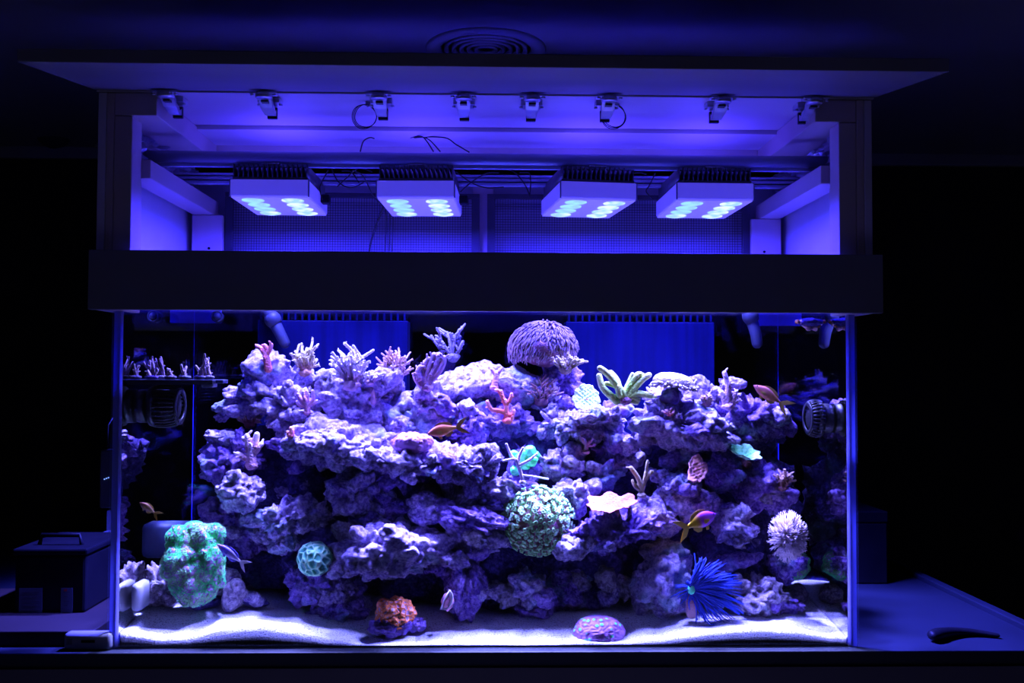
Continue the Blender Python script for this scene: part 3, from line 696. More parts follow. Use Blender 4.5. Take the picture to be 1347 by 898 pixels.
ROCKS = [
 # label, px, py, rx, ry, Y, style, mat, dep, rot
 ('knobbly pale rock knob topping the left reef under a pink branch coral', 350, 487, 26, 21, .22, 'pop', 'rp', .9, 0),
 ('pitted pale boulder below the knob with pink coral', 352, 522, 42, 24, .22, 'por', 'rp', .9, 8),
 ('jagged pale rock lobe left of the violet tree-like coral', 382, 536, 32, 25, .17, 'por', 'rp', .9, -10),
 ('small pale rock under the olive branching coral on left reef top', 398, 496, 17, 13, .24, 'pop', 'rp', 1, 0),
 ('broad knobbly ledge crossing the upper left reef face', 440, 584, 62, 22, .13, 'pop', 'rp', 1.0, -4),
 ('small round pale rock carrying the violet tree-like coral', 404, 548, 20, 11, .15, 'slab', 'rp', 1, 0),
 ('outermost purple boulder on the left reef flank', 296, 586, 28, 19, .22, 'fine', 'ru', 1, 20),
 ('purple rock under the pale finger coral on left flank', 290, 612, 22, 22, .18, 'por', 'ru', 1, 0),
 ('pale rubble behind the finger coral on left flank', 318, 600, 26, 24, .18, 'por', 'ru', 1, 0),
 ('small purple lump beside the knob, hanging off the left reef edge', 306, 536, 9, 8, .22, 'pop', 'ru', 1, 0),
 ('round cauliflower rock with tiny cups on the left reef flank', 318, 648, 32, 22, .12, 'fine', 'rp', .95, -6),
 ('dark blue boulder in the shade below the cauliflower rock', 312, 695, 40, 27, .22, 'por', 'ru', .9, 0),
 ('table-like pale ledge over the round green brain coral', 380, 682, 44, 21, .11, 'ledge', 'rp', 1, 6),
 ('short stump hanging under the table-like left ledge', 374, 709, 18, 19, .13, 'por', 'rp', 1, 0),
 ('hollow-eyed rock jutting from left centre reef face', 466, 645, 36, 27, .11, 'holey', 'rp', 1, 10),
 ('pale crag right of the hollow-eyed rock, below the knobbly mass', 480, 612, 26, 24, .15, 'por', 'rp', 1, 0),
 ('knobbly mass under the large lilac branching coral', 474, 527, 50, 32, .20, 'pop', 'rp', .9, 10),
 ('knobbly mass between lilac coral and the swimming orange fish', 532, 553, 44, 26, .20, 'pop', 'rp', .9, 0),
 ('pale rock shoulder right of the olive branching coral', 438, 512, 26, 19, .24, 'pop', 'rp', .9, 0),
 ('craggy pillar rock under the thick lilac finger coral', 566, 530, 30, 31, .20, 'por', 'rp', .9, 0),
 ('smooth pocked boulder left of the reddish dome, on reef top', 618, 503, 48, 25, .26, 'slab', 'rp', .9, 8),
 ('smooth pocked boulder below the striped dome coral', 684, 510, 56, 26, .26, 'slab', 'rp', .9, -4),
 ('purple rock carrying the orange-red branch coral', 664, 556, 40, 20, .19, 'por', 'ru', .9, 0),
 ('purple lump beside the swimming orange fish', 618, 562, 27, 24, .17, 'por', 'ru', .9, 0),
 ('small purple lump under the fish, left of the dark cave', 622, 590, 20, 16, .15, 'por', 'ru', .9, 0),
 ('long horizontal ledge below the orange fish', 560, 606, 88, 15, .11, 'ledge', 'rp', .85, -2),
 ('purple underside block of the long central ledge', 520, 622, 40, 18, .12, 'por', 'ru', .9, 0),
 ('slanting grey tube of rubble below the long central ledge', 592, 642, 11, 26, .13, 'slab', 'rg', 1, 28),
 ('second slanting grey rubble tube beside the first one', 566, 655, 13, 20, .14, 'slab', 'rg', 1, 30),
 ('leaning smooth rubble bar right of the slanting tubes', 618, 635, 29, 11, .12, 'slab', 'rg', 1, -36),
 ('pointed rubble block below the leaning bar', 612, 656, 17, 14, .11, 'slab', 'rg', 1, 0),
 ('big sloping slab left of the green-tipped polyp ball', 626, 684, 54, 18, .09, 'fine', 'ru', .9, -22),
 ('curved rim rock like an ear, left of the green-tipped polyp ball', 612, 708, 34, 17, .08, 'holey', 'rp', .7, -30),
 ('rounded rubble cobble at the centre of the reef', 566, 676, 26, 14, .08, 'slab', 'rp', 1, 6),
 ('mauve rubble cobble beside the rounded one, in shade', 512, 668, 28, 15, .13, 'slab', 'ru', 1, 10),
 ('rubble bridge leading to the thin violet branch coral', 650, 640, 26, 16, .10, 'por', 'rp', .9, 0),
 ('purple mound under the thin violet branch coral', 684, 640, 22, 15, .10, 'fine', 'ru', .9, 0),
 ('large knobbly cauliflower rock in the lower left centre', 518, 722, 58, 29, .06, 'pop', 'rp', .95, -6),
 ('knobbly left arm of the large cauliflower rock', 464, 730, 26, 17, .08, 'pop', 'rp', 1, 0),
 ('dark rubble block above the large cauliflower rock', 485, 694, 34, 15, .12, 'por', 'ru', 1, 12),
 ('purple pedestal under the round green brain coral', 412, 768, 32, 24, .13, 'por', 'ru', .9, 0),
 ('craggy foot rock right of the brain coral pedestal', 452, 775, 26, 25, .13, 'por', 'ru', .9, 0),
 ('low knobbly foot rock on the sand left of the orange coral', 442, 806, 34, 13, .11, 'por', 'ru', .9, 10),
 ('tall purple pillar standing on sand behind the white clam', 612, 766, 22, 48, .10, 'fine', 'ru', 1, 0),
 ('small block below the ear-shaped rim rock', 588, 738, 22, 20, .12, 'por', 'ru', 1, 0),
 ('pale driftwood-like rock stub on the sand at centre', 655, 779, 22, 10, .12, 'por', 'rp', .8, -10),
 ('forked pale crag right of the driftwood-like stub', 696, 772, 22, 26, .11, 'por', 'rp', .9, 18),
 ('dark foot rock on the sand below the forked crag', 700, 806, 26, 20, .13, 'por', 'ru', .9, 0),
 ('blue block behind the purple-green brain coral', 738, 782, 30, 20, .16, 'por', 'ru', .9, 0),
 ('slanting blue rubble bar behind the purple-green brain coral', 776, 790, 26, 11, .17, 'slab', 'ru', .9, -20),
 ('round grey coral skeleton with a dark hole, under the blue ledge', 796, 762, 16, 16, .13, 'holey', 'rg', 1, 0),
 ('round grey bubble rock beside the holed skeleton', 822, 772, 13, 14, .13, 'fine', 'rg', 1, 0),
 ('crest of blue rubble under the blue ledge', 756, 755, 24, 12, .16, 'por', 'ru', .9, 15),
 ('broad blue ledge carrying the ruffled pink plate coral', 806, 700, 62, 24, .08, 'ledge', 'ru', .9, 10),
 ('rounded blue end knob of the ledge right of the polyp ball', 752, 716, 26, 15, .07, 'fine', 'ru', 1, 20),
 ('pale rough shoulder right of the ruffled pink plate coral', 864, 680, 32, 21, .10, 'fine', 'rp', .9, -10),
 ('craggy rock above the green-tipped polyp ball', 732, 612, 32, 18, .15, 'por', 'rp', .9, -14),
 ('pale crag between polyp ball and pink plate coral', 754, 652, 22, 20, .11, 'por', 'rp', .9, 0),
 ('greenish pale cobble above the ruffled pink plate', 778, 640, 15, 12, .12, 'slab', 'rp', 1, 0),
 ('pale cobble under the small pink branch coral', 756, 594, 14, 13, .15, 'fine', 'rp', 1, 0),
 ('purple blocks right of the small pink branch coral', 808, 596, 26, 20, .17, 'por', 'ru', .9, 0),
 ('dark purple block above the ruffled pink plate', 796, 624, 24, 16, .15, 'por', 'ru', .9, 20),
 ('craggy lilac ledge under the mint-green disc coral', 762, 558, 50, 18, .17, 'por', 'rp', .9, 4),
 ('pale crag left of the mint-green disc coral', 738, 538, 26, 15, .20, 'por', 'rp', .9, 0),
 ('round stump rock under the green staghorn coral', 816, 538, 21, 14, .20, 'slab', 'ru', 1, 0),
 ('purple crag under the striped dome coral', 742, 500, 24, 17, .28, 'por', 'ru', 1, 0),
 ('broad knobbly shelf at upper right, with a tiny coral-pink tuft', 894, 556, 60, 25, .15, 'pop', 'rp', .9, -12),
 ('rough pale end of the upper right shelf', 928, 572, 30, 18, .14, 'pop', 'rp', .9, -10),
 ('purple cragged head at the right end of the upper shelf', 990, 546, 46, 23, .18, 'por', 'ru', .9, -8),
 ('rock base under the white table coral', 880, 525, 32, 17, .21, 'por', 'rp', .9, 0),
 ('pale crag under the tall lilac finger coral', 940, 530, 32, 18, .20, 'por', 'rp', .9, 0),
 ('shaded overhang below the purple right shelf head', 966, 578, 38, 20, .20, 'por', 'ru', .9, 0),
 ('pale rock with curly ridges above the purple-yellow fish', 894, 648, 32, 22, .12, 'por', 'rp', .9, 0),
 ('small pale crest left of the pink lobed plate coral', 900, 602, 22, 12, .16, 'por', 'rp', .9, -10),
 ('lilac popcorn ball right of the pink lobed plate coral', 952, 620, 22, 20, .14, 'pop', 'ru', 1, 0),
 ('purple knobs under the mint cup coral', 996, 636, 30, 26, .15, 'pop', 'ru', .9, 0),
 ('purple right edge boulder with the brown feathery coral', 1022, 656, 24, 21, .16, 'fine', 'ru', .9, 0),
 ('craggy lilac rock right of the purple-yellow fish', 966, 690, 28, 21, .11, 'por', 'rp', .9, 20),
 ('lilac shelf above the purple-yellow fish', 922, 668, 36, 18, .12, 'por', 'rp', .9, -10),
 ('lumpy popcorn pillar standing on sand left of the blue tube anemone', 868, 770, 32, 40, .11, 'pop', 'rp', .9, 0),
 ('popcorn crown on the pillar left of the blue anemone', 874, 726, 24, 17, .12, 'pop', 'rg', .9, 0),
 ('brownish boulder on sand right of the blue tube anemone', 992, 785, 36, 26, .10, 'por', 'rg', .9, -10),
 ('low dark rock on sand at the right reef foot', 1032, 796, 24, 13, .11, 'por', 'ru', .9, 0),
 ('purple rock under the white feathery coral', 1038, 744, 20, 17, .14, 'por', 'ru', .9, 0),
 ('mauve slab above the blue tube anemone', 964, 738, 42, 13, .13, 'slab', 'ru', .9, 12),
 ('purple leaning stone left of the green mat mound', 207, 772, 24, 26, .12, 'por', 'rg', .9, 0),
 ('purple leaning rubble right of the green mat mound', 290, 762, 27, 15, .12, 'slab', 'rg', .9, 10),
 ('standing rubble stone on sand beside the green mat mound', 306, 782, 16, 21, .10, 'slab', 'rg', .9, -15),
 ('dark oval stone under the green mat mound', 262, 790, 28, 12, .12, 'slab', 'rd', .9, 0),
 ('small dark stone lying on sand right of the standing stone', 336, 790, 18, 8, .13, 'slab', 'rd', .9, -10),
 ('square white stone on sand by the right side pane', 1048, 782, 18, 13, .17, 'slab', 'rg', .9, 0),
]
def yback(py, Y): return Y + .05 + .035 * max(0, min(1, (760 - py) / 200))
for t in ROCKS:
    lab, px, py, rx, ry, Y, st, m, dep, rot = t
    rock(lab, px, py, rx * .97, ry * .97, yback(py, Y), st, m, dep, rot, sub=6 if max(rx, ry) >= 48 and st != 'slab' else 5 if max(rx, ry) > 17 else 4)
# boulders closing the gaps, the blue shade there put into their colour
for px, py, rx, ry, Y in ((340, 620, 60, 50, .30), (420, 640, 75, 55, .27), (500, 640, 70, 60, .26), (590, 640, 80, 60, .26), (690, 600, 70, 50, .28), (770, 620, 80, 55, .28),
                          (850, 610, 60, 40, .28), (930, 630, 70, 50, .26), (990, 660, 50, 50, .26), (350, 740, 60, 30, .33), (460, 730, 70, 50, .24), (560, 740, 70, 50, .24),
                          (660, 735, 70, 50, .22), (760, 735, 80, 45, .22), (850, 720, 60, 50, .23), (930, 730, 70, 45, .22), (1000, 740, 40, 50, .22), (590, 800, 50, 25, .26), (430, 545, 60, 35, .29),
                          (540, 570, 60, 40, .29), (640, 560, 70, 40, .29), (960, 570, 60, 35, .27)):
    rock('boulder deep in the reef pile, coloured dark for shaded gaps', px, py, rx, ry, Y + .05, 'por', 'rd', .7, 0, 4, group='dark boulders deep in the pile')

# small loose lumps lodged all over the pile
rngk = random.Random(5); made = 0
AVOID = [(708, 685, 52), (805, 670, 40), (518, 808, 40), (255, 740, 60), (414, 735, 34), (925, 778, 60), (1037, 703, 44), (545, 580, 24), (817, 508, 36), (772, 523, 24), (713, 450, 60), (885, 502, 30), (587, 790, 24), (663, 535, 22), (683, 600, 30), (917, 617, 22), (980, 600, 28), (788, 830, 40), (583, 566, 24), (920, 686, 34), (330, 595, 22), (403, 530, 18), (328, 552, 20), (470, 490, 40), (566, 487, 28)]
while made < 120:
    px, py = rngk.uniform(270, 1040), rngk.uniform(500, 800)
    if any((px - x) ** 2 + (py - y) ** 2 < r * r for x, y, r in AVOID): continue
    Yk = hit(px, py, None, fresh=False)
    if Yk is None: continue
    r = rngk.uniform(6, 13)
    st = rngk.choice(['pop', 'por', 'fine', 'pop']); 
    rock('small loose lump of lilac rubble lodged between the larger reef rocks', px, py, r * rngk.uniform(.9, 1.5), r * rngk.uniform(.7, 1), Yk + r * .45 * S(Yk), st, rngk.choice(['rp', 'rp', 'ru', 'rg']), .9, rngk.uniform(-40, 40), 4 if r > 9 else 3, name='rubble_lump', group='loose rubble lumps in the reef')
    made += 1

# ------------------------------------------------------------------ corals
def tipmat(name, base, tip, p0=.35, p1=.9, rough=.6, bump=.5, bs=260.0):
    k = NT(name); an = k.n('ShaderNodeAttribute', attribute_name='tip')
    tc = k.n('ShaderNodeTexCoord'); nz = k.n('ShaderNodeTexNoise', Scale=45.0, Detail=3.0); k.l(tc.outputs['Object'], nz.inputs['Vector'])
    c = k.ramp(an.outputs['Fac'], [(p0, base), (p1, tip)])
    d = k.ramp(nz.outputs[0], [(.3, (.72, .72, .72)), (.6, (1, 1, 1))])
    mm = k.n('ShaderNodeMix', data_type='RGBA', blend_type='MULTIPLY'); mm.inputs[0].default_value = 1; k.l(c, mm.inputs[6]); k.l(d, mm.inputs[7])
    k.l(mm.outputs[2], k.b.inputs['Base Color']); k.b.inputs['Roughness'].default_value = rough; k.b.inputs['Specular IOR Level'].default_value = .25
    vo = k.n('ShaderNodeTexVoronoi', Scale=bs); k.l(tc.outputs['Object'], vo.inputs['Vector'])
    bp = k.n('ShaderNodeBump', Strength=bump, Distance=.003); bp.invert = True; k.l(vo.outputs['Distance'], bp.inputs['Height']); k.l(bp.outputs[0], k.b.inputs['Normal'])
    return k.m
CM = {
 'pink': tipmat('pink_coral', (.80, .22, .18), (1.0, .42, .32)),
 'olive': tipmat('olive_coral', (.30, .15, .09), (.52, .46, .22)),
 'lilac': tipmat('lilac_coral', (.55, .34, .42), (.78, .70, .78)),
 'brown': tipmat('brown_coral', (.28, .13, .12), (.56, .36, .28)),
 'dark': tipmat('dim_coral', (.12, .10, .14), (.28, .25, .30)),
 'lilac2': tipmat('thick_lilac_coral', (.55, .32, .42), (.76, .52, .60)),
 'violet': tipmat('violet_tree_coral', (.62, .28, .36), (.62, .40, .66)),
 'tuft': tipmat('rust_tuft_coral', (.50, .15, .18), (.82, .66, .55)),
 'finger': tipmat('finger_coral', (.66, .36, .42), (.86, .70, .74)),
 'orange': tipmat('orange_red_coral', (.80, .15, .10), (.95, .36, .30)),
 'plum': tipmat('plum_coral', (.24, .10, .14), (.44, .24, .26)),
 'tan': tipmat('tan_coral', (.26, .16, .12), (.60, .50, .28)),
 'green': tipmat('green_staghorn', (.55, .85, .16), (.85, 1.0, .28)),
 'table': tipmat('white_table_coral', (.42, .33, .33), (.66, .58, .56)),
 'rose': tipmat('rose_tuft', (.90, .30, .30), (1.0, .62, .58)),
 'spire': tipmat('lilac_spire', (.60, .36, .42), (.88, .68, .72)),
 'thin': tipmat('thin_violet_branch', (.55, .42, .62), (.74, .62, .78)),
 'yolive': tipmat('yellow_olive_branch', (.34, .28, .20), (.56, .48, .26)),
 'base': M['ru'],
}
def foot(parent, c, r, m, seed, flat=.6, name='base'):
    _, u = ico(3)
    p = u * (1 + .3 * fbm(u * 2.2 + seed, seed, 2))[:, None] * np.array([r, r, r * flat]) + np.array(c)
    me = _ico[3][0].copy(); me.name = name; me.vertices.foreach_set('co', p.ravel().astype(np.float32)); me.update()
    at_ = me.attributes.new('tip', 'FLOAT', 'POINT')
    return link(name, me, m, parent)
def coral(name, label, px, py, Y=None, cat='coral', group=None, dy=0.0):
    if Y is None: Y = hit(px, py) + dy
    c = at(px, py, Y)
    return empty(name, label, cat, c, group), c, S(Y), Y
def grow(mb, p, d, ln, r, rng, depth, nub, t0=0.0, t1=1.0, kids=3, bend=.25, taper=.55):
    n = 5; pts = [p.copy()]; d = d.normalized()
    for i in range(n):
        d = (d + Vector((rng.uniform(-bend, bend), rng.uniform(-bend, bend), rng.uniform(-bend * .3, bend)))* .5).normalized()
        pts.append(pts[-1] + d * ln / n)
    rad = [r * (1 - (1 - taper) * i / n) for i in range(n + 1)]
    mb.tube(pts, rad, 7, t=[t0 + (t1 - t0) * i / n for i in range(n + 1)])
    if nub:
        for i in range(nub):
            k = rng.randint(1, n); a = rng.uniform(0, 6.283); o = d.orthogonal().normalized(); o.rotate(Quaternion(d, a))
            f = rng.random(); q = pts[k - 1].lerp(pts[k], f)
            e_ = (o + d * .7).normalized(); tt = t0 + (t1 - t0) * (k - 1 + f) / n
            mb.tube([q, q + e_ * r * 1.5], [r * .5, r * .34], 5, t=[tt, min(1, tt + .2)])
    if depth > 0:
        for i in range(kids):
            k = rng.randint(2, n); o = d.orthogonal().normalized(); o.rotate(Quaternion(d, rng.uniform(0, 6.283)))
            grow(mb, pts[k], d * .75 + o * .75, ln * rng.uniform(.35, .6), rad[k] * .85, rng, depth - 1, nub // 2, t0 + (t1 - t0) * k / n * .8, t1, kids, bend, taper)
def bush(name, label, px, py, wpx, hpx, nb, rpx, m, seed, Y=None, depth=1, nub=4, kids=3, spread=1.0, flat=.6, lean=0.0, dy=0.0):
    e, c, s, Y = coral(name, label, px, py, Y, dy=dy)
    rng = random.Random(seed)
    foot(e, c, max(3.5, wpx * .22) * s, CM[m], seed, .7)
    for i in range(nb):
        a = 2 * math.pi * (i + rng.uniform(-.3, .3)) / nb
        rr = spread * math.sqrt((i + .5) / nb)
        vx, vy = math.cos(i * 2.4) * rr, math.sin(i * 2.4) * rr * flat
        d = Vector((vx * wpx / 2 * 1.0 + lean * hpx, vy * wpx / 2, hpx * (1 - .45 * rr * rr)))
        ln = d.length * s * rng.uniform(.8, 1.05)
        mb = MB(); grow(mb, Vector(c) + Vector((vx, vy, 0)) * wpx * .08 * s, d, ln * .84, rpx * s, rng, depth, nub, 0, 1, kids, .16, .82)
        part('branch', mb, CM[m], e, True)
    return e
def drawn(name, label, m, paths, Y, nub=0, seed=1, foot_r=0, foot_m=None):
    # branches laid out as polylines (pixel x, pixel y, depth offset in pixels) around depth Y
    s = S(Y); x0, y0 = paths[0][1][0][:2]
    e = empty(name, label, 'coral', at(x0, y0, Y)); rng = random.Random(seed)
    if foot_r: foot(e, at(x0, y0, Y), foot_r * s, CM[foot_m or m], seed, .7)
    for r0, pl in paths:
        P = [at(q[0], q[1], Y + (q[2] if len(q) > 2 else 0) * s) for q in pl]
        out = []
        for i in range(len(P) - 1):
            a, b, c_, d = P[max(i-1, 0)], P[i], P[i+1], P[min(i+2, len(P)-1)]
            for k in range(4):
                t = k / 4; out.append(.5 * ((2*b) + (c_-a)*t + (2*a-5*b+4*c_-d)*t*t + (3*b-a-3*c_+d)*t**3))
        out.append(P[-1]); n = len(out)
        mb = MB(); mb.tube(out, [r0 * s * (1 - .3 * i / (n - 1)) for i in range(n)], 9)
        for i in range(nub):
            k = rng.randint(1, n - 1); dd = (out[k] - out[k-1]).normalized(); o = dd.orthogonal().normalized(); o.rotate(Quaternion(dd, rng.uniform(0, 6.28)))
            ee = (o + dd * .8).normalized()
            mb.tube([out[k], out[k] + ee * r0 * s * 1.5], [r0 * s * .42, r0 * s * .25], 5, t=[k / n, min(1, k / n + .1)])
        part('branch', mb, CM[m], e, True)
    return e

# --- branching corals along the reef top
Yp = hit(350, 490)
drawn('pink_branch_coral', 'forked salmon-pink branch coral on the rock knob nearest the frag rack', 'pink', [(5.5, [(353, 486), (351, 474), (349, 464)]), (4, [(349, 466), (344, 459), (338, 455)]), (3.6, [(350, 464), (350, 457), (348, 454)]), (3.6, [(351, 466), (355, 459), (357, 453)])], Yp - .004, 2, 3, 5)
bush('olive_branch_coral', 'olive-brown branching coral right of the pink forked coral', 401, 490, 38, 40, 10, 2.7, 'olive', 5, depth=1, nub=10, kids=3, dy=.01)
bush('lilac_branch_coral', 'large pale lilac branching coral with white tips on left reef', 463, 506, 52, 50, 13, 3.0, 'lilac', 8, depth=1, nub=12, kids=3, dy=.01)
bush('lilac_branch_coral', 'low lilac side clump leaning right from the large lilac coral', 486, 503, 26, 16, 6, 2.6, 'lilac', 9, depth=1, nub=4, kids=2, lean=.5)
bush('brown_bush_coral', 'dense round brown bush coral between two lilac corals', 519, 500, 38, 40, 22, 2.0, 'brown', 12, Y=.28, depth=1, nub=6, kids=4, spread=1.1)
foot(bpy.data.objects['brown_bush_coral'], at(519, 508, .28), 14 * S(.28), M['rg'], 4, .8)
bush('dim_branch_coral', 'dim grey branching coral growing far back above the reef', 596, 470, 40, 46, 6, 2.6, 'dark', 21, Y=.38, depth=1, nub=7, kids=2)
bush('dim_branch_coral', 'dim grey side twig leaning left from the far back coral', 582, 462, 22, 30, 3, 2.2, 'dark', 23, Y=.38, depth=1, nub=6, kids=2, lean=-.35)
drawn('thick_lilac_coral', 'thick-fingered lilac coral on the craggy pillar rock', 'lilac2', [(6, [(562, 510), (566, 498), (573, 482), (578, 467)]), (5, [(566, 500), (576, 490), (583, 478), (584, 470)]), (5, [(560, 506), (562, 492), (567, 476), (571, 466)]),
     (5, [(558, 508), (554, 494), (558, 480), (564, 472)]), (5, [(556, 508), (549, 500), (546, 494)]), (4.5, [(552, 498, -6), (550, 488, -6), (553, 482, -6)])], hit(562, 508), 7, 3, 8)
drawn('lilac_nub_coral', 'small pointed mauve nub coral on the knobbly rock', 'lilac2', [(4, [(491, 529), (490, 518), (488, 511)])], hit(490, 528), 3, 5, 3)
drawn('violet_tree_coral', 'violet tree-like coral with curved arms on small round rock', 'violet', [(4.5, [(404, 543), (404, 532), (400, 524)]), (3.3, [(402, 530), (395, 524), (392, 518)]), (3.3, [(403, 528), (404, 520), (403, 514)]), (3.3, [(406, 532), (412, 524), (411, 514)]),
     (3, [(404, 534), (413, 530), (417, 527)]), (3, [(401, 534), (396, 533), (391, 528)]), (2.6, [(403, 527, -3), (399, 521, -4), (399, 515, -5)])], hit(404, 545), 0, 7, 5)
bush('rust_tuft_coral', 'rust-red tuft coral with whitish tips on the left flank', 328, 558, 32, 25, 14, 1.8, 'tuft', 31, depth=1, nub=3, kids=3, spread=1.2, Y=hit(330, 562) - .012)
drawn('finger_coral', 'blunt mauve finger coral standing low on the left flank', 'finger', [(8, [(331, 612), (330, 600), (331, 590)]), (5.5, [(330, 600), (327, 586), (325, 573)]), (5.5, [(332, 594), (336, 580), (338, 571)]), (5, [(332, 598), (340, 588), (344, 584)]), (5, [(328, 604), (318, 600), (312, 597)]), (4.5, [(331, 580), (323, 578), (320, 576)])], hit(330, 606) - .006, 2, 9, 8)
drawn('coral_nub', 'tiny salmon-pink nub on the upper left ledge', 'pink', [(4, [(383, 572), (384, 567), (383, 563)]), (3, [(380, 573), (379, 569), (378, 568)])], hit(383, 572), 0, 2, 4)
drawn('mauve_nub_coral', 'mauve forked stub coral on the smooth pocked boulder', 'violet', [(5, [(650, 510), (652, 500), (653, 490)]), (3, [(652, 496), (657, 488), (660, 484)]), (2.6, [(652, 494), (648, 487), (646, 485)])], hit(650, 508), 0, 3, 6)
drawn('orange_branch_coral', 'orange-red branch coral on the purple rock at reef centre', 'orange', [(4, [(667, 553), (666, 545), (666, 536), (664, 526)]), (3.2, [(665, 532), (661, 522), (659, 514)]), (3.2, [(666, 532), (671, 525), (673, 518)]), (3.5, [(664, 542), (655, 540), (646, 538), (641, 528)]),
     (3.4, [(668, 546), (674, 545), (676, 540)]), (3, [(660, 520), (656, 514), (652, 513)]), (4, [(668, 554), (672, 552), (674, 546)])], hit(666, 552) - .006, 2, 4, 7)
bush('plum_bush_coral', 'plum-brown bristly bush coral below the striped dome', 712, 528, 46, 30, 22, 1.5, 'plum', 41, depth=1, nub=3, kids=4, spread=1.15)
drawn('small_pink_coral', 'small dusky pink branch coral above the ruffled plate', 'violet', [(3.4, [(771, 594), (771, 584), (769, 576)]), (2.4, [(771, 586), (777, 580), (780, 577)]), (2.4, [(770, 584), (765, 576), (763, 570)]), (2.2, [(772, 586), (779, 586), (782, 584)])], hit(771, 592) - .004, 4, 4, 5)
# green staghorn
G = hit(815, 534) - .01
drawn('green_staghorn_coral', 'large pale green staghorn coral with long radiating arms', 'green', [
    (5.6, [(822, 526), (818, 516, -4), (806, 500, -10), (797, 490, -14), (789, 484, -18)]), (5.6, [(818, 524), (814, 512), (811, 500), (803, 490)]), (5.6, [(822, 522), (828, 506), (838, 494), (842, 492)]),
    (5.6, [(824, 524), (836, 508), (846, 498), (854, 493)]), (5.6, [(822, 524), (838, 518), (848, 519), (857, 521)]), (5.6, [(812, 528), (800, 517), (792, 508), (788, 494)]), (4.2, [(816, 528), (826, 518), (834, 514)]),
    (4, [(812, 508), (803, 505), (797, 504)]), (4, [(824, 512), (829, 500), (832, 492)]), (4.2, [(815, 520, -8), (814, 514, -10), (814, 508, -12)]), (4, [(820, 530), (828, 528), (838, 530)]), (4, [(824, 526), (834, 524), (840, 527)])], G, 1, 6, 9, 'plum')
# table coral: domed plate with knobs along its rim
Yt = hit(884, 522)
e = empty('table_coral', 'white domed table coral with knobbly fringe on the right shelf', 'coral', at(884, 520, Yt)); s = S(Yt); c = at(886, 504, Yt); rng = random.Random(3)
_, u = ico(5)
p = u * np.array([28, 22, 14.5]); p[:, 2] = np.where(p[:, 2] < -3, -3 + (p[:, 2] + 3) * .25, p[:, 2]); p[:, 2] += p[:, 0] * -.12
p = p * (1 + .05 * fbm(u * 3, 4, 3) + .02 * vnoise(u * 26, 3))[:, None] * s + np.array(c)
me = _ico[5][0].copy(); me.vertices.foreach_set('co', p.ravel().astype(np.float32)); me.update(); a_ = me.attributes.new('tip', 'FLOAT', 'POINT'); a_.data.foreach_set('value', np.clip(.55 + u[:, 2] * .5, 0, 1).astype(np.float32))
link('plate', me, CM['table'], e)
for i in range(60):
    g = 2 * math.pi * i / 60 + rng.uniform(-.05, .05); k = rng.uniform(.9, 1.02)
    q = Vector(c) + Vector((math.cos(g) * 27 * k, math.sin(g) * 21 * k, -3 - math.cos(g) * 3 + rng.uniform(-4, 2))) * s
    d = Vector((math.cos(g), math.sin(g), rng.uniform(-.2, .5))).normalized() * rng.uniform(3, 6.5) * s
    part('knob', MB().tube([q, q + d], [2.3 * s, 1.5 * s], 6, t=[.6, 1]), CM['table'], e, True)
for q in ([(910, 512), (914, 504), (916, 500)], [(908, 512), (916, 508), (918, 506)], [(906, 510), (908, 502), (907, 498)]):
    part('branch', MB().tube([at(*k, Yt) for k in q], [2.6 * s, 2.2 * s, 1.7 * s], 7), CM['table'], e, True)
foot(e, at(884, 520, Yt), 14 * s, M['ru'], 8, .8)
bush('rose_tuft_coral', 'tiny coral-pink star tuft on the broad right shelf', 881, 545, 18, 10, 12, 1.5, 'rose', 55, depth=0, nub=2, spread=1.3, Y=hit(881, 546) - .004)
drawn('lilac_spire_coral', 'tall knobby lilac spire coral with side fingers on the right', 'spire', [(4.5, [(958, 534), (957, 520), (958, 508), (956, 500), (953, 490)]), (5, [(956, 532), (952, 522), (949, 516)]), (3.5, [(962, 532), (966, 522), (969, 514)]), (3, [(963, 530), (969, 528), (973, 526)]), (3.5, [(957, 524), (961, 518), (962, 516)])], hit(957, 532), 7, 5, 8)
bush('brown_stub_coral', 'stubby brown cluster coral left of the lilac spire', 930, 533, 16, 18, 6, 3.2, 'brown', 61, depth=0, nub=6, Y=hit(930, 534))
bush('tan_clump_coral', 'tan knobbly clump coral at the foot of the striped dome', 744, 486, 40, 26, 16, 2.4, 'tan', 63, Y=.255, depth=1, nub=3, kids=2, spread=1.25)
bush('feathery_brown_coral', 'feathery brown-mauve coral on the right reef edge', 1029, 642, 26, 26, 8, 2.3, 'brown', 66, depth=1, nub=4, kids=2, lean=.15)
drawn('olive_fork_coral', 'dim olive forked coral beside the ruffled pink plate', 'yolive', [(4, [(844, 651), (843, 640), (839, 628), (830, 615)]), (3.4, [(844, 646), (848, 632), (850, 620)]), (3, [(848, 632), (854, 624), (858, 620)]), (2.4, [(850, 622), (851, 612), (852, 606)]), (3, [(842, 644), (836, 640), (832, 632)])], .14, 3, 4, 6)
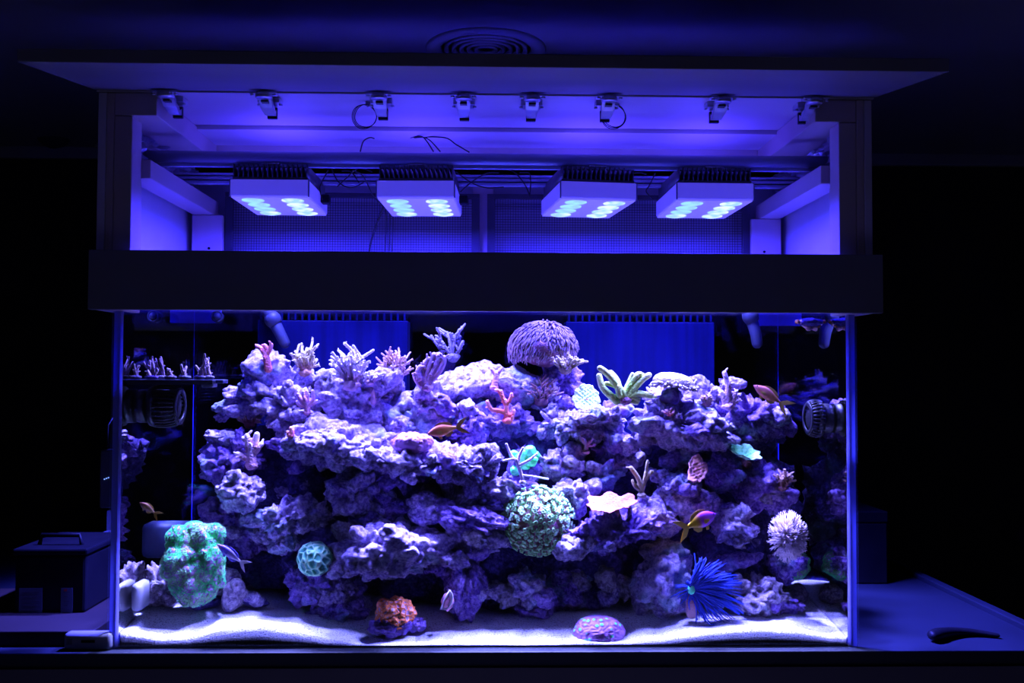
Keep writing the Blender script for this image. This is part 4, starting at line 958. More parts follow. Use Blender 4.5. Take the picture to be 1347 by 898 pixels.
# thin violet branch above the polyp ball, green bubble coral behind it
Yt = hit(688, 636) - .006
drawn('thin_violet_coral', 'thin bare violet branch coral above the green-tipped ball', 'thin', [(3, [(688, 634), (685, 622), (681, 612)]), (2.2, [(681, 613), (679, 604, -3), (667, 605, -8), (662, 606, -9)]), (2.2, [(680, 608), (672, 598), (666, 584)]), (2.4, [(681, 612), (683, 600), (688, 589)]), (2.2, [(683, 612), (696, 605), (706, 597)]), (1.6, [(688, 625), (704, 627), (721, 630)])], Yt, 0, 3, 5)
M['bubble'] = pmat('green_bubble_coral', (.04, .9, .16), (.18, 1.0, .34), 40, .3, bump=.2, bscale=120)
Yb = .17; e = empty('green_bubble_coral', 'glowing green bubble coral behind the thin violet branch', 'coral', at(690, 622, Yb)); s = S(Yb); rng = random.Random(7)
for i, (x, y, r) in enumerate(((697, 594, 9), (684, 604, 8), (676, 598, 6), (699, 606, 8), (678, 619, 6.5), (690, 612, 7), (689, 598, 7), (704, 599, 6))):
    foot(e, at(x, y, Yb + rng.uniform(-6, 4) * s), r * s, M['bubble'], 20 + i, 1, 'bubble')
_, c0 = foot(e, at(690, 616, Yb + .03), 22 * s, M['rd'], 5, 1.3, 'base'), 0

# --- plates
def plate(name, label, px, py, rx, ry, Y, m, tilt, wave=.12, cup=.15, lobes=7, seed=1, th=.0035, stalk=None, rings=.0):
    s = S(Y); c = at(px, py, Y); rng = random.Random(seed); n, k = 72, 14
    e = empty(name, label, 'coral', c)
    ph = [rng.uniform(0, 6.28) for _ in range(4)]; Rm = Euler((R(tilt[0]), R(tilt[1]), R(tilt[2]))).to_matrix()
    top = []; 
    for i in range(k + 1):
        f = i / k
        for j in range(n):
            g = 2 * math.pi * j / n
            w1 = 1 + wave * .7 * math.sin(3 * g + ph[0]) + wave * .5 * math.sin(lobes * g + ph[1]) + wave * .35 * math.sin((lobes * 2 + 1) * g + ph[2])
            x, y = f * rx * w1 * math.cos(g), f * ry * w1 * math.sin(g)
            z = cup * rx * f * f + wave * rx * .55 * f ** 3 * math.sin(lobes * g + ph[3]) + rings * math.sin(f * 16 + math.sin(g * 2)) + .6 * math.sin(x * .9) * math.sin(y * 1.1)
            top.append(Rm @ Vector((x, y, z)) * s + Vector(c))
    mb = MB(); nrm = Rm @ Vector((0, 0, -th))
    tl = [i / k for i in range(k + 1) for j in range(n)]
    fs = [(i*n+j, i*n+(j+1) % n, (i+1)*n+(j+1) % n, (i+1)*n+j) for i in range(k) for j in range(n)]
    N = len(top)
    bot = [v + nrm * (1 - .5 * t) for v, t in zip(top, tl)]
    fs2 = [tuple(N + q for q in reversed(f)) for f in fs] + [(k*n+j, k*n+(j+1) % n, N+k*n+(j+1) % n, N+k*n+j) for j in range(n)]
    mb.add(top + bot, [tuple(reversed(f)) for f in fs] + [tuple(reversed(f)) for f in fs2], tl + tl)
    part('plate', mb, CM[m], e, True)
    if stalk:
        b = at(*stalk[:2], Y + .012); r = stalk[2] * s * .8
        part('stalk', MB().tube([b, Vector(b).lerp(Vector(c), .5), Vector(c) + nrm * 1.1], [r, r * .8, r * .6], 14, cap=False), CM['plum'], e, True)
    return e
CM['pinkplate'] = tipmat('pink_plate_coral', (.34, .085, .06), (.46, .14, .10), .2, 1.0, bs=180)
CM['pinklobe'] = tipmat('pink_lobe_coral', (.80, .30, .25), (.95, .46, .40), .2, 1.0, bs=180)
CM['greenplate'] = tipmat('mint_cup_coral', (.14, .72, .30), (.50, 1.0, .50), .2, 1.0, bs=180)
CM['mint'] = tipmat('mint_disc_coral', (.55, 1.0, .50), (.75, 1.0, .62), .3, .95, bs=240)
plate('pink_plate_coral', 'ruffled salmon-pink plate coral spread over the blue ledge', 804, 664, 33, 24, max(.085, hit(806, 682) + .02), 'pinkplate', (20, -6, 0), .12, .14, 7, 3, stalk=(805, 682, 17))
plate('pink_lobe_coral', 'upright lobed pink plate coral leaning right of reef centre', 917, 617, 13, 20, max(.05, hit(917, 622) - .05), 'pinklobe', (62, 18, 0), .12, .1, 5, 8, rings=.4, stalk=(917, 630, 7))
plate('mint_cup_coral', 'mint-green cup coral tilted on purple knobs at right', 979, 600, 21, 15, hit(980, 610) - .008, 'greenplate', (30, 14, 0), .13, .42, 6, 5, stalk=(982, 612, 9))
plate('mint_disc_coral', 'round mint-green disc coral left of the green staghorn', 771, 523, 18, 18, hit(772, 534) - .008, 'mint', (72, 4, 0), .08, .05, 9, 11, stalk=(774, 532, 8))

# --- domes with a pattern carried by the same cells that shape them
def vmat(name, stops, rough=.5, bump=.3, bs=200.0):
    k = NT(name); an = k.n('ShaderNodeAttribute', attribute_name='tip'); tc = k.n('ShaderNodeTexCoord')
    k.l(k.ramp(an.outputs['Fac'], stops), k.b.inputs['Base Color']); k.b.inputs['Roughness'].default_value = rough
    nz = k.n('ShaderNodeTexNoise', Scale=bs, Detail=3.0); k.l(tc.outputs['Object'], nz.inputs['Vector'])
    bp = k.n('ShaderNodeBump', Strength=bump, Distance=.002); k.l(nz.outputs[0], bp.inputs['Height']); k.l(bp.outputs[0], k.b.inputs['Normal'])
    return k.m
def dome(name, label, px, py, rx, ry, Y, m, fn, dep=.9, sub=6, low=.08, seed=1, single_=True, parent=None, pname='dome'):
    base, u = ico(sub); s = S(Y); c = at(px, py, Y)
    rad = np.array([rx * s, dep * .5 * (rx + ry) * s, ry * s])
    p = u * (1 + low * fbm(u * 1.6 + seed, seed, 2))[:, None] * rad
    n = u / rad; n /= np.linalg.norm(n, axis=1)[:, None]
    d, t = fn(p, u, n)
    p = p + n * d[:, None]
    w_ = p + np.array(c); p[:, 2] += np.clip(.005 - w_[:, 2], 0, None); p[:, 1] += np.clip(.02 - w_[:, 1], 0, None)
    me = base.copy(); me.vertices.foreach_set('co', p.ravel().astype(np.float32)); me.update()
    a_ = me.attributes.new('tip', 'FLOAT', 'POINT'); a_.data.foreach_set('value', np.clip(t, 0, 1).astype(np.float32))
    PROJ.append(w_)
    if parent is not None:
        o = link(pname, me, m, None); o.location = c; o.parent = parent; o.matrix_parent_inverse = Matrix.Translation(-Vector(parent.location)); return o
    o = link(name, me, m); o.location = c
    return tag(o, label, 'coral')
def f_brain(cell, depth, seed):
    def f(p, u, n):
        f1, f2, _ = worley(p / cell, seed); e_ = np.clip((f2 - f1) / .42, 0, 1)
        return -depth * e_, e_
    return f
M['brain'] = vmat('green_brain_coral', [(.15, (.45, .95, .48)), (.45, (.06, .52, .26)), (.9, (.012, .2, .12))])
dome('green_brain_coral', 'round mint-green brain coral with dark honeycomb pits', 414, 735, 24, 23, .12, M['brain'], f_brain(.0165, .004, 5), dep=1, seed=3)
M['brain2'] = vmat('purple_brain_coral', [(.28, (.40, .18, .46)), (.44, (.34, .30, .50)), (.56, (.15, 1.0, .45))])
def f_b2(p, u, n):
    f1, f2, _ = worley(p * np.array([1, 1, 1.25]) / .0125, 9); e_ = np.clip(1 - f1 / .55, 0, 1); b = np.clip((f2 - f1) / .4, 0, 1)
    return .0022 * b, e_
dome('purple_brain_coral', 'low purple brain coral dotted green, lying on the sand', 788, 832, 33, 22, .06, M['brain2'], f_b2, dep=.9, low=.06, seed=5)
M['zoa'] = vmat('purple_zoanthid_mat', [(.3, (.32, .12, .34)), (.55, (.62, .30, .50)), (.7, (.30, .14, .40)), (.85, (.95, .62, .62))])
def f_zoa(p, u, n):
    f1, f2, _ = worley(p / .0135, 4); t = np.clip(1 - f1 / .6, 0, 1)
    return .004 * np.sqrt(np.clip(t, 0, 1)) - .0012 * (t > .75), t
dome('zoanthid_mat', 'low mound of mauve button polyps under the orange fish', 543, 582, 27, 13, hit(545, 592) + .01, M['zoa'], f_zoa, dep=1, seed=2)
M['orangem'] = vmat('orange_encrusting_coral', [(.2, (.70, .16, .03)), (.5, (.95, .28, .04)), (.75, (.52, .30, .36))])
def f_or(p, u, n):
    f1, f2, _ = worley(p / .0085, 6); b = np.clip((f2 - f1) / .4, 0, 1)
    return .0032 * (1 - b) + fbm(p * 60, 3, 2) * .010, b
e = empty('orange_coral', 'orange encrusting coral on a purple stone lying on the sand', 'coral', at(518, 828, .07))
dome('x', '', 519, 807, 24, 18, .07, M['orangem'], f_or, dep=1, seed=8, low=.16, parent=e, pname='coral_skin')
dome('x', '', 504, 796, 8, 8, .068, M['orangem'], f_or, dep=1, sub=4, seed=9, low=.2, parent=e, pname='coral_skin')
for (x, y, rx, ry, Y) in ((503, 826, 16, 9, .055), (513, 828, 9, 14, .055), (545, 822, 14, 8, .075), (520, 822, 26, 10, .075)):
    _seed[0] += 3; s = S(Y); c = at(x, y, Y); o = link('stone_base', rock_mesh(tuple(c), (rx * s, rx * s * .8, ry * s), 'por', _seed[0], 0, 4), M['ru']); o.location = c; o.parent = e; o.matrix_parent_inverse = Matrix.Translation(-Vector(e.location))

# green mat mound (lumpy rock grown over with star polyps)
M['gsp'] = vmat('star_polyp_mat', [(.0, (.26, .12, .28)), (1, (.34, .20, .36))])
CM['gsp'] = tipmat('star_polyp_tips', (.05, .55, .12), (.20, 1.0, .40), .1, .8, bump=0)
CM['gsp2'] = tipmat('star_polyp_tips_dull', (.16, .36, .16), (.42, .90, .40), .1, .8, bump=0)
def star_mound(label, blobs, seed, nspk=2600, name='green_star_polyp_mound'):
    rng = np.random.default_rng(seed); x0, y0, Y0 = blobs[0][0], max(b[1] + b[3] for b in blobs), blobs[0][4]
    e = empty(name, label, 'coral', at(x0, y0, Y0)); A = MB(); B = MB()
    for i, (x, y, rx, ry, Y) in enumerate(blobs):
        o = dome('x', '', x, y, rx, ry, Y, M['gsp'], lambda p, u, n: (fbm(p * 45, seed + i, 3) * .010, vnoise(p * 60, 2) * .5 + .5), dep=1, sub=5, low=.25, seed=seed + i, parent=e, pname='lump')
        v = np.empty(len(o.data.vertices) * 3); nn = np.empty_like(v)
        o.data.vertices.foreach_get('co', v); o.data.vertices.foreach_get('normal', nn); v = v.reshape(-1, 3) + np.array(o.location); nn = nn.reshape(-1, 3)
        pick = rng.choice(len(v), int(nspk * 1.2 * rx * ry / 900), replace=True)
        for q in pick:
            if nn[q][1] > .55: continue
            mb = A if vnoise(v[q:q+1] * 40, 7)[0] > .0 else B
            n_ = Vector(nn[q]); b = Vector(v[q]) - n_ * .001; o1 = n_.orthogonal().normalized(); o2 = n_.cross(o1)
            for k in range(5):                       # a star of five tiny tentacles
                g = k * 1.2566 + rng.random() * 6; d = (n_ * .9 + o1 * math.cos(g) * .8 + o2 * math.sin(g) * .8) * .0042; sd = (o1 * -math.sin(g) + o2 * math.cos(g)) * .0007
                mb.add([b + sd, b - sd, b + d + n_ * .001, b + n_ * .0014], [(0, 2, 3), (1, 3, 2), (0, 1, 2)], [0, 0, 1, .2])
    part('polyps', A, CM['gsp'], e, kind='stuff'); part('polyps', B, CM['gsp2'], e, kind='stuff')
    return e
star_mound('big lumpy mound matted with green star polyps at left', [(256, 748, 33, 34, .13), (270, 712, 21, 22, .13), (240, 716, 19, 22, .13), (259, 772, 24, 24, .11), (240, 738, 22, 22, .11), (278, 735, 16, 20, .11), (284, 702, 10, 11, .13), (231, 704, 11, 11, .12), (257, 694, 10, 9, .14), (228, 748, 14, 15, .12), (284, 756, 12, 14, .11)], 5)
star_mound('green star polyp patch near the right side pane', [(1052, 742, 14, 12, .20), (1048, 752, 12, 9, .19)], 9, 3200)

# polyp ball with green-tipped polyps
CM['polyp'] = tipmat('green_tipped_polyp', (.52, .28, .30), (.50, 1.0, .42), .5, .8, bump=.1)
Yg = .15; s = S(Yg); e = empty('flowerpot_coral', 'large ball coral of green-tipped tube polyps at reef centre', 'coral', at(708, 728, Yg)); c = Vector(at(707, 683, Yg)); rng = random.Random(4)
foot(e, c, 36 * s, CM['violet'], 3, .95, 'core')
A = MB(); NP = 1150
for i in range(NP):
    z = 1 - 2 * (i + .5) / NP; r = math.sqrt(1 - z * z); g = i * 2.39996
    d = Vector((r * math.cos(g), r * math.sin(g), z))
    if d.y > .5: continue
    d = (d + Vector((rng.uniform(-.1, .1), rng.uniform(-.1, .1), rng.uniform(-.1, .1)))).normalized()
    k = rng.uniform(.84, 1.06); q0 = c + Vector((d.x * 26, d.y * 24, d.z * 24)) * s; q1 = c + Vector((d.x * 46, d.y * 38, d.z * 42)) * s * k
    if d.z < 0: q1.z -= 3 * s
    A.tube([q0, q0.lerp(q1, .6), q1], [1.6 * s, 1.6 * s, 1.9 * s], 6, cap=False, t=[0, .3, .6])
    dd = (q1 - q0).normalized(); o1 = dd.orthogonal().normalized(); o2 = dd.cross(o1); rr = rng.uniform(2.5, 3.2) * s; n0 = len(A.v)
    prof = [(.45, -.3, .6), (1.0, .25, .9), (.95, .6, 1), (.5, .35, .75), (.05, .25, .55)]
    vs = []; ts = []
    for f, h, tt in prof:
        for j in range(8):
            a2 = j * math.pi / 4; vs.append(q1 + (o1 * math.cos(a2) + o2 * math.sin(a2)) * rr * f + dd * h * rr); ts.append(tt)
    A.add(vs, [(a*8+j, a*8+(j+1) % 8, (a+1)*8+(j+1) % 8, (a+1)*8+j) for a in range(4) for j in range(8)] + [tuple(32 + j for j in range(8))], ts)
part('polyps', A, CM['polyp'], e, True, kind='stuff')

# striped dome: dense flowing tentacles combed downward
CM['hair'] = tipmat('mauve_flowing_tentacles', (.17, .10, .16), (.42, .29, .34), .1, .9, bump=0)
Yd = .32; s = S(Yd); c = Vector(at(714, 456, Yd)); e = empty('flowing_dome_coral', 'large mauve dome coral covered in combed hair-like tentacles', 'coral', at(714, 490, Yd)); rng = random.Random(9)
foot(e, c, 36 * s, CM['plum'], 2, .75, 'core')
A = MB()
for i in range(1500):
    z = 1 - 1.35 * (i + .5) / 1500; r = math.sqrt(max(0, 1 - z * z)); g = i * 2.39996
    d = Vector((r * math.cos(g), r * math.sin(g), z))
    if d.y > .55: continue
    q = c + Vector((d.x * 41, d.y * 34, d.z * 31)) * s
    fl = (Vector((d.x * .4 - .35 + rng.uniform(-.35, .35), d.y * .3 - .1, -.9)) - d * Vector((d.x * .4 - .35, d.y * .3, -.9)).dot(d)).normalized()
    l_ = rng.uniform(9, 15) * s
    A.tube([q, q + d * 2.4 * s + fl * l_ * .35, q + d * 2.6 * s + fl * l_ * .7, q + d * 1.2 * s + fl * l_], [1.1 * s, 1.1 * s, 1.0 * s, .7 * s], 4, cap=False)
part('tentacles', A, CM['hair'], e, True, kind='stuff')

# white feathery coral on the right
CM['feather'] = tipmat('white_feather_tentacles', (.40, .27, .32), (.72, .58, .62), .2, .9, bump=0)
Yf = .11; s = S(Yf); c = Vector(at(1035, 706, Yf)); e = empty('feathery_coral', 'whitish feathery flower coral fanned out at the right reef edge', 'coral', at(1035, 744, Yf)); rng = random.Random(12)
foot(e, c + Vector((0, .012, 0)), 16 * s, CM['brown'], 6, 1.1, 'core')
for cx, cy, nn_ in ((0, 0, 420), (-7, -3, 220)):
    A = MB()
    for i in range(nn_):
        g = rng.uniform(0, 6.283); f = math.sqrt(rng.random())
        ex = Vector((math.cos(g) * 26 * f + 2, -14 + 16 * f * f + rng.uniform(-3, 3), math.sin(g) * 33 * f + rng.uniform(-2, 2)))
        if nn_ < 300: ex *= .7
        b = Vector((math.cos(g) * 5 + cx, -4, math.sin(g) * 6 - cy * 0 + cy))
        P = [c + b * s, c + (b.lerp(ex, .5) + Vector((0, -4 + 2 * f, 0))) * s, c + ex * s]
        A.tube(P, [1.2 * s, 1.1 * s, .8 * s], 4, cap=False)
        dd = (P[2] - P[1]).normalized()
        for k in (-1, 1):
            o = dd.cross(Vector((0, 1, 0))) * k; A.tube([P[2] - dd * 2 * s, P[2] + (dd * 2.2 + o * 1.6) * s], [.6 * s, .35 * s], 4, cap=False, t=[.9, 1])
    part('tentacle_crown', A, CM['feather'], e, True, kind='stuff')

# tube anemone
CM['anem'] = tipmat('blue_tentacle', (.010, .022, .32), (.015, .05, .45), .1, .9, bump=0)
M['anemc'] = pmat('green_mouth', (.06, .75, .30), (.16, .95, .5), 90, .5)
Ya = .075; s = S(Ya); c = Vector(at(909, 776, Ya)); e = empty('tube_anemone', 'blue tube anemone with trailing tentacles and green centre, on sand', 'anemone', at(915, 812, Ya)); rng = random.Random(15)
foot(e, c, 6.5 * s, M['anemc'], 7, 1, 'mouth')
for i in range(230):
    a_ = rng.uniform(-.55, .55) * math.pi if i % 5 else rng.uniform(0, 6.283)
    l_ = (rng.uniform(42, 76) if math.cos(a_) > .1 else rng.uniform(14, 30)); up = Vector((math.cos(a_), rng.uniform(-.25, .5), math.sin(a_)))
    P = [c + up * 4 * s]
    for k in range(1, 7):
        f = k / 6; P.append(c + Vector((up.x * l_ * f + 2 * math.sin(f * 5 + i), up.y * l_ * f * .7 - 8 * f * (1 - f) * 1.5, up.z * l_ * .78 * f + (6 if a_ > 0 else 2) * f - 16 * f * f * (1 if math.sin(a_) > -.3 else .4))) * s)
    P = [Vector((p.x, max(p.y, .02), max(p.z, float(sand_h([p.x], [p.y])[0]) + .002))) for p in P]
    part('tentacle', MB().tube(P, [1.1 * s, 1.05 * s, 1.0 * s, .9 * s, .8 * s, .7 * s, .5 * s], 5, cap=False), CM['anem'], e, True)
part('tube', MB().tube([c + Vector((0, .006, -.002)), c + Vector((.004, .008, -.03)), c + Vector((.004, .01, -.05))], [7 * s, 8 * s, 8 * s], 12), CM['plum'], e, True)

# white clam gaping on the purple pillar
Yc = .055; s = S(Yc); c = Vector(at(587, 790, Yc)); e = empty('clam', 'small white clam shell gaping beside the purple pillar', 'clam', c)
M['shell'] = pmat('white_shell', (.78, .72, .74), (.62, .58, .66), 60, .4, bump=.4, bscale=90, stretch=(1, 1, .2))
for sgn in (-1, 1):
    vs = []; fs = []; nu, nv = 14, 12
    for i in range(nu + 1):
        for j in range(nv + 1):
            u_, v_ = i / nu, -1 + 2 * j / nv
            w1 = math.sqrt(max(0, 1 - v_ * v_)); rib = 1 + .04 * math.sin(j * 2.2)
            x = u_ * w1 * 10 * rib; z = v_ * 14; y = sgn * 5 * math.sin(math.pi * .5 * u_) ** .7 * w1
            vs.append(c + Matrix.Rotation(R(24), 3, 'Y') @ Matrix.Rotation(R(sgn * 16 - 62), 3, 'Z') @ Vector((x - 4, y, z)) * s)
    for i in range(nu):
        for j in range(nv): fs.append((i*(nv+1)+j, (i+1)*(nv+1)+j, (i+1)*(nv+1)+j+1, i*(nv+1)+j+1))
    o = part('shell_half', MB().add(vs, fs), M['shell'], e, True); md = o.modifiers.new('thick', 'SOLIDIFY'); md.thickness = .0012
foot(e, c + Vector((.002, .012, -.004)), 8 * s, CM['violet'], 5, 1.4, 'foot_flesh')
M['card'] = pmat('grey_carton', (.10, .11, .14), (.08, .09, .12), 12, .7)
# ------------------------------------------------------------------ fish
def fishmat(name, stops, axis=0, belly=None):
    k = NT(name); tc = k.n('ShaderNodeTexCoord'); an = k.n('ShaderNodeAttribute', attribute_name='tip')
    c = k.ramp(an.outputs['Fac'], stops)
    nz = k.n('ShaderNodeTexNoise', Scale=150.0); k.l(tc.outputs['Object'], nz.inputs['Vector'])
    d = k.ramp(nz.outputs[0], [(.3, (.85, .85, .85)), (.7, (1, 1, 1))]); mm = k.n('ShaderNodeMix', data_type='RGBA', blend_type='MULTIPLY'); mm.inputs[0].default_value = 1; k.l(c, mm.inputs[6]); k.l(d, mm.inputs[7])
    k.l(mm.outputs[2], k.b.inputs['Base Color']); k.b.inputs['Roughness'].default_value = .4
    return k.m
M['eye'] = pmat('fish_eye', (.01, .01, .015), None, 10, .15)
def fish(name, label, px, py, Y, lpx, ang, side, mats, hgt=.36, yaw=0, fork=.5, group=None):
    # side -1: head to the left; ang: nose-up tilt in degrees; lengths in pixels at depth Y
    s = S(Y); c = Vector(at(px, py, Y)); Ln = lpx * s
    Mx = Matrix.Translation(c) @ Matrix.Rotation(R(yaw), 4, 'Z') @ Matrix.Rotation(R(ang) * side * -1, 4, 'Y') @ Matrix.Diagonal((side, 1, 1, 1))
    e = empty(name, label, 'fish', c, group)
    prof = [(0, .015), (.03, .07), (.09, .17), (.18, .29), (.30, .40), (.42, .44), (.55, .40), (.67, .30), (.78, .19), (.86, .125), (.92, .115)]
    bm_, fm, tm = mats; n = 16; vs = []; ts = []; k = len(prof)
    for f, h in prof:
        for j in range(n):
            g = 2 * math.pi * j / n; x = (.5 - f) * Ln
            z = math.sin(g) * h * hgt * Ln + (.03 * hgt * Ln * math.sin(f * 3)); y = math.cos(g) * h * hgt * .42 * Ln
            vs.append(Mx @ Vector((x, y, z))); ts.append(f * .9 + .1 * (1 - (math.sin(g) * .5 + .5)) * 0)
    fs = [(i*n+j, i*n+(j+1) % n, (i+1)*n+(j+1) % n, (i+1)*n+j) for i in range(k-1) for j in range(n)] + [tuple(range(n))[::-1], tuple((k-1)*n + j for j in range(n))]
    if side > 0: fs = [tuple(reversed(f)) for f in fs]
    b = part('body', MB().add(vs, fs, ts), bm_, e, True); sd = b.modifiers.new('sub', 'SUBSURF'); sd.levels = 1; sd.render_levels = 1
    def fin(nm, pl, m, y=0.0, splay=0.0):     # a solid fin: outline in body units, thicker at its root
        th_ = .012 * Ln; P = []
        for (fx, fz) in pl: P.append(Vector(((.5 - fx) * Ln, y * Ln, fz * Ln)))
        cen = sum(P, Vector()) / len(P); vs = []
        for sg in (-1, 1):
            for q in P: vs.append(Mx @ Vector((q.x, q.y + sg * th_ * .25 + splay * abs(q.z), q.z)))
            vs.append(Mx @ Vector((cen.x, cen.y + sg * th_ * .8 + splay * abs(cen.z), cen.z)))
        m_ = len(P); fs = []
        for i in range(m_):
            j = (i + 1) % m_; fs += [(i, j, m_), (m_ + 1 + j, m_ + 1 + i, 2 * m_ + 1), (j, i, m_ + 1 + i, m_ + 1 + j)]
        part(nm, MB().add(vs, fs, .9), m, e)
    h = hgt
    fin('tail_fin', [(.90, .05 * h * 1.2), (.96, .12 * h * 1.8), (1.06, .34 * h * 1.3), (1.22 + fork * .2, .62 * h), (1.08, .18 * h), (1.02, 0), (1.08, -.18 * h), (1.22 + fork * .2, -.62 * h), (1.06, -.34 * h * 1.3), (.96, -.12 * h * 1.8), (.90, -.05 * h * 1.2)], tm)
    fin('dorsal_fin', [(.24, .36 * h), (.30, .50 * h), (.42, .60 * h), (.58, .58 * h), (.72, .48 * h), (.80, .30 * h), (.80, .18 * h), (.6, .34 * h), (.42, .42 * h)], fm)
    fin('anal_fin', [(.52, -.36 * h), (.58, -.52 * h), (.70, -.50 * h), (.80, -.28 * h), (.78, -.16 * h), (.64, -.28 * h)], fm)
    fin('pelvic_fin', [(.30, -.34 * h), (.36, -.60 * h), (.44, -.56 * h), (.42, -.38 * h)], fm)
    fin('pectoral_fin', [(.28, -.02 * h), (.42, .06 * h), (.46, -.08 * h), (.42, -.2 * h), (.29, -.12 * h)], fm, y=-.07 * (h / .36))
    for sg in (-1, 1):
        q = Mx @ Vector(((.5 - .10) * Ln, sg * .062 * h / .36 * Ln * .9, .055 * h * Ln * 2))
        foot(e, q, .022 * Ln, M['eye'], 3, 1, 'eye')
    return e
or_b = fishmat('orange_anthias_skin', [(0, (1.0, .24, .14)), (.4, (1.0, .28, .08)), (.9, (1.0, .42, .08))])
or_f = fishmat('orange_fin', [(0, (.85, .42, .08)), (1, (.80, .40, .10))])
pk_b = fishmat('pinkish_anthias_skin', [(0, (1.0, .30, .18)), (.35, (.95, .30, .20)), (.7, (1.0, .42, .18)), (.95, (1.0, .6, .12))])
yl_f = fishmat('yellow_fin', [(0, (.85, .60, .08)), (1, (.80, .55, .10))])
gr_b = fishmat('purple_yellow_skin', [(0, (.36, .03, .62)), (.44, (.48, .04, .58)), (.52, (.75, .28, .08)), (.60, (1.0, .62, .01))])
gr_f = fishmat('yellow_tail', [(0, (.90, .58, .03)), (1, (.90, .62, .12))])
wr_b = fishmat('blue_lilac_wrasse_skin', [(0, (.80, .26, .12)), (.10, (.35, .16, .45)), (.25, (.16, .12, .85)), (.55, (.62, .50, .9)), (.85, (.95, .80, .92))])
wr_f = fishmat('blue_fin', [(0, (.10, .08, .8)), (1, (.20, .15, .8))]); wr_t = fishmat('pale_tail', [(0, (.80, .70, .82)), (1, (.85, .75, .85))])
sm_b = fishmat('small_yellow_skin', [(0, (.62, .22, .14)), (.5, (.62, .34, .10)), (.9, (.66, .46, .14))])
fish('orange_anthias', 'orange fish swimming left in front of the reef centre', 583, 566, .11, 42, -12, -1, (or_b, or_f, or_f), .44, 8)
fish('orange_anthias', 'pinkish orange fish with forked tail above the right reef end', 1010, 519, .15, 44, 34, -1, (pk_b, yl_f, yl_f), .40, -14)
fish('royal_gramma', 'fish with purple front half and yellow tail, at right', 922, 685, .07, 46, 22, 1, (gr_b, gr_f, gr_f), .54, 10)
fish('blue_wrasse', 'slim blue-lilac fish nosing the green polyp mound', 302, 728, .06, 42, 34, -1, (wr_b, wr_f, wr_t), .32, -8, .1)
fish('small_anthias', 'small yellow-orange fish alone in open water at left', 194, 668, .04, 25, 36, -1, (sm_b, yl_f, yl_f), .42, 6)

# ------------------------------------------------------------------ equipment in the tank
def pump(label, x_wall, x_tip, yc, Y, r_px, sgn, group='circulation pumps'):
    s = S(Y); xw, xt = x_wall, at(x_tip, yc, Y).x; z = at(x_tip, yc, Y).z; r = r_px * s; Ln = abs(xt - xw)
    e = empty('circulation_pump', label, 'pump', (xw, Y, z), group); ax = (1, 0, 0) if xt > xw else (-1, 0, 0)
    part('magnet_mount', MB().lathe([(r * .75, 0), (r * .78, .004), (r * .78, .018), (r * .6, .022)], (xw, Y, z), ax, 28), M['pump'], e, True)
    part('motor_body', MB().lathe([(r * .6, .0225), (r * .92, .026), (r * .98, .035), (r * .98, Ln * .45), (r * .86, Ln * .47)], (xw, Y, z), ax, 32), M['pump'], e, True)
    part('impeller_core', MB().lathe([(r * .6, Ln * .475), (r * .7, Ln * .5), (r * .7, Ln * .9), (r * .4, Ln * .95)], (xw, Y, z), ax, 24), M['black'], e, True)
    x0, x1 = Ln * .475, Ln * .96
    for i in range(30):
        g = 2 * math.pi * i / 30; o = Vector((0, math.cos(g), math.sin(g))); a_ = Vector(ax); b = Vector((xw, Y, z))
        P = [b + a_ * x0 + o * r * .96, b + a_ * (x0 + (x1 - x0) * .5) + o * r * .97, b + a_ * (x0 + (x1 - x0) * .85) + o * r * .9, b + a_ * x1 + o * r * .8]
        part('cage_slat', MB().tube(P, r * .045, 6), M['pump'], e, True)
    part('nozzle_ring', MB().lathe([(r * .62, Ln * .955), (r * .86, Ln * .955), (r * .86, Ln), (r * .62, Ln)], (xw, Y, z), ax, 32, closed=True), M['pump'], e, True)
    return e
pump('dark circulation pump with slatted cage under the frag rack', -.7295, 238, 534, .10, 28, 1)
pump('dark circulation pump with slatted cage on the right side pane', .7295, 1062, 550, .10, 25, -1)
# return nozzles
for pts, lab, gr in (([(352, 408), (360, 422), (369, 440), (375, 452)], 'grey-blue return nozzle angled down behind the left reef top', None), ([(982, 404), (988, 418), (994, 438), (996, 452)], 'dim return nozzle angled down near the right back corner', None)):
    Y = .375; s = S(Y); P = [at(x, y, Y) for x, y in pts]; e = empty('return_nozzle', lab, 'nozzle', P[0])
    part('elbow', MB().tube([P[0] + Vector((0, .04, .02)), P[0] + Vector((0, .01, .008)), P[0], P[0].lerp(P[1], .7)], [9 * s] * 4, 16), M['grey_plastic'], e, True)
    part('collar', MB().tube([P[0].lerp(P[1], .72), P[1]], [11 * s, 11 * s], 16), M['grey_plastic'], e, True)
    part('spout', MB().tube([P[1].lerp(P[2], .2), P[2], P[3]], [8 * s, 7.4 * s, 7 * s], 16), M['grey_plastic'], e, True)
Y = .40; s = S(Y); c = at(285, 416, Y)
single('pipe_stub', MB().lathe([(7.5 * s, 0), (7.5 * s, -.03), (6 * s, -.03), (5.6 * s, -.002)], (c.x, Y, c.z), (.12, -1, .05), 20, closed=True).tube([(c.x, Y + .03, c.z), (c.x, Y + .002, c.z)], 5.6 * s, 12), M['grey_plastic'], 'dim open pipe stub below the hood in the left back corner', 'pipe', smooth=True)

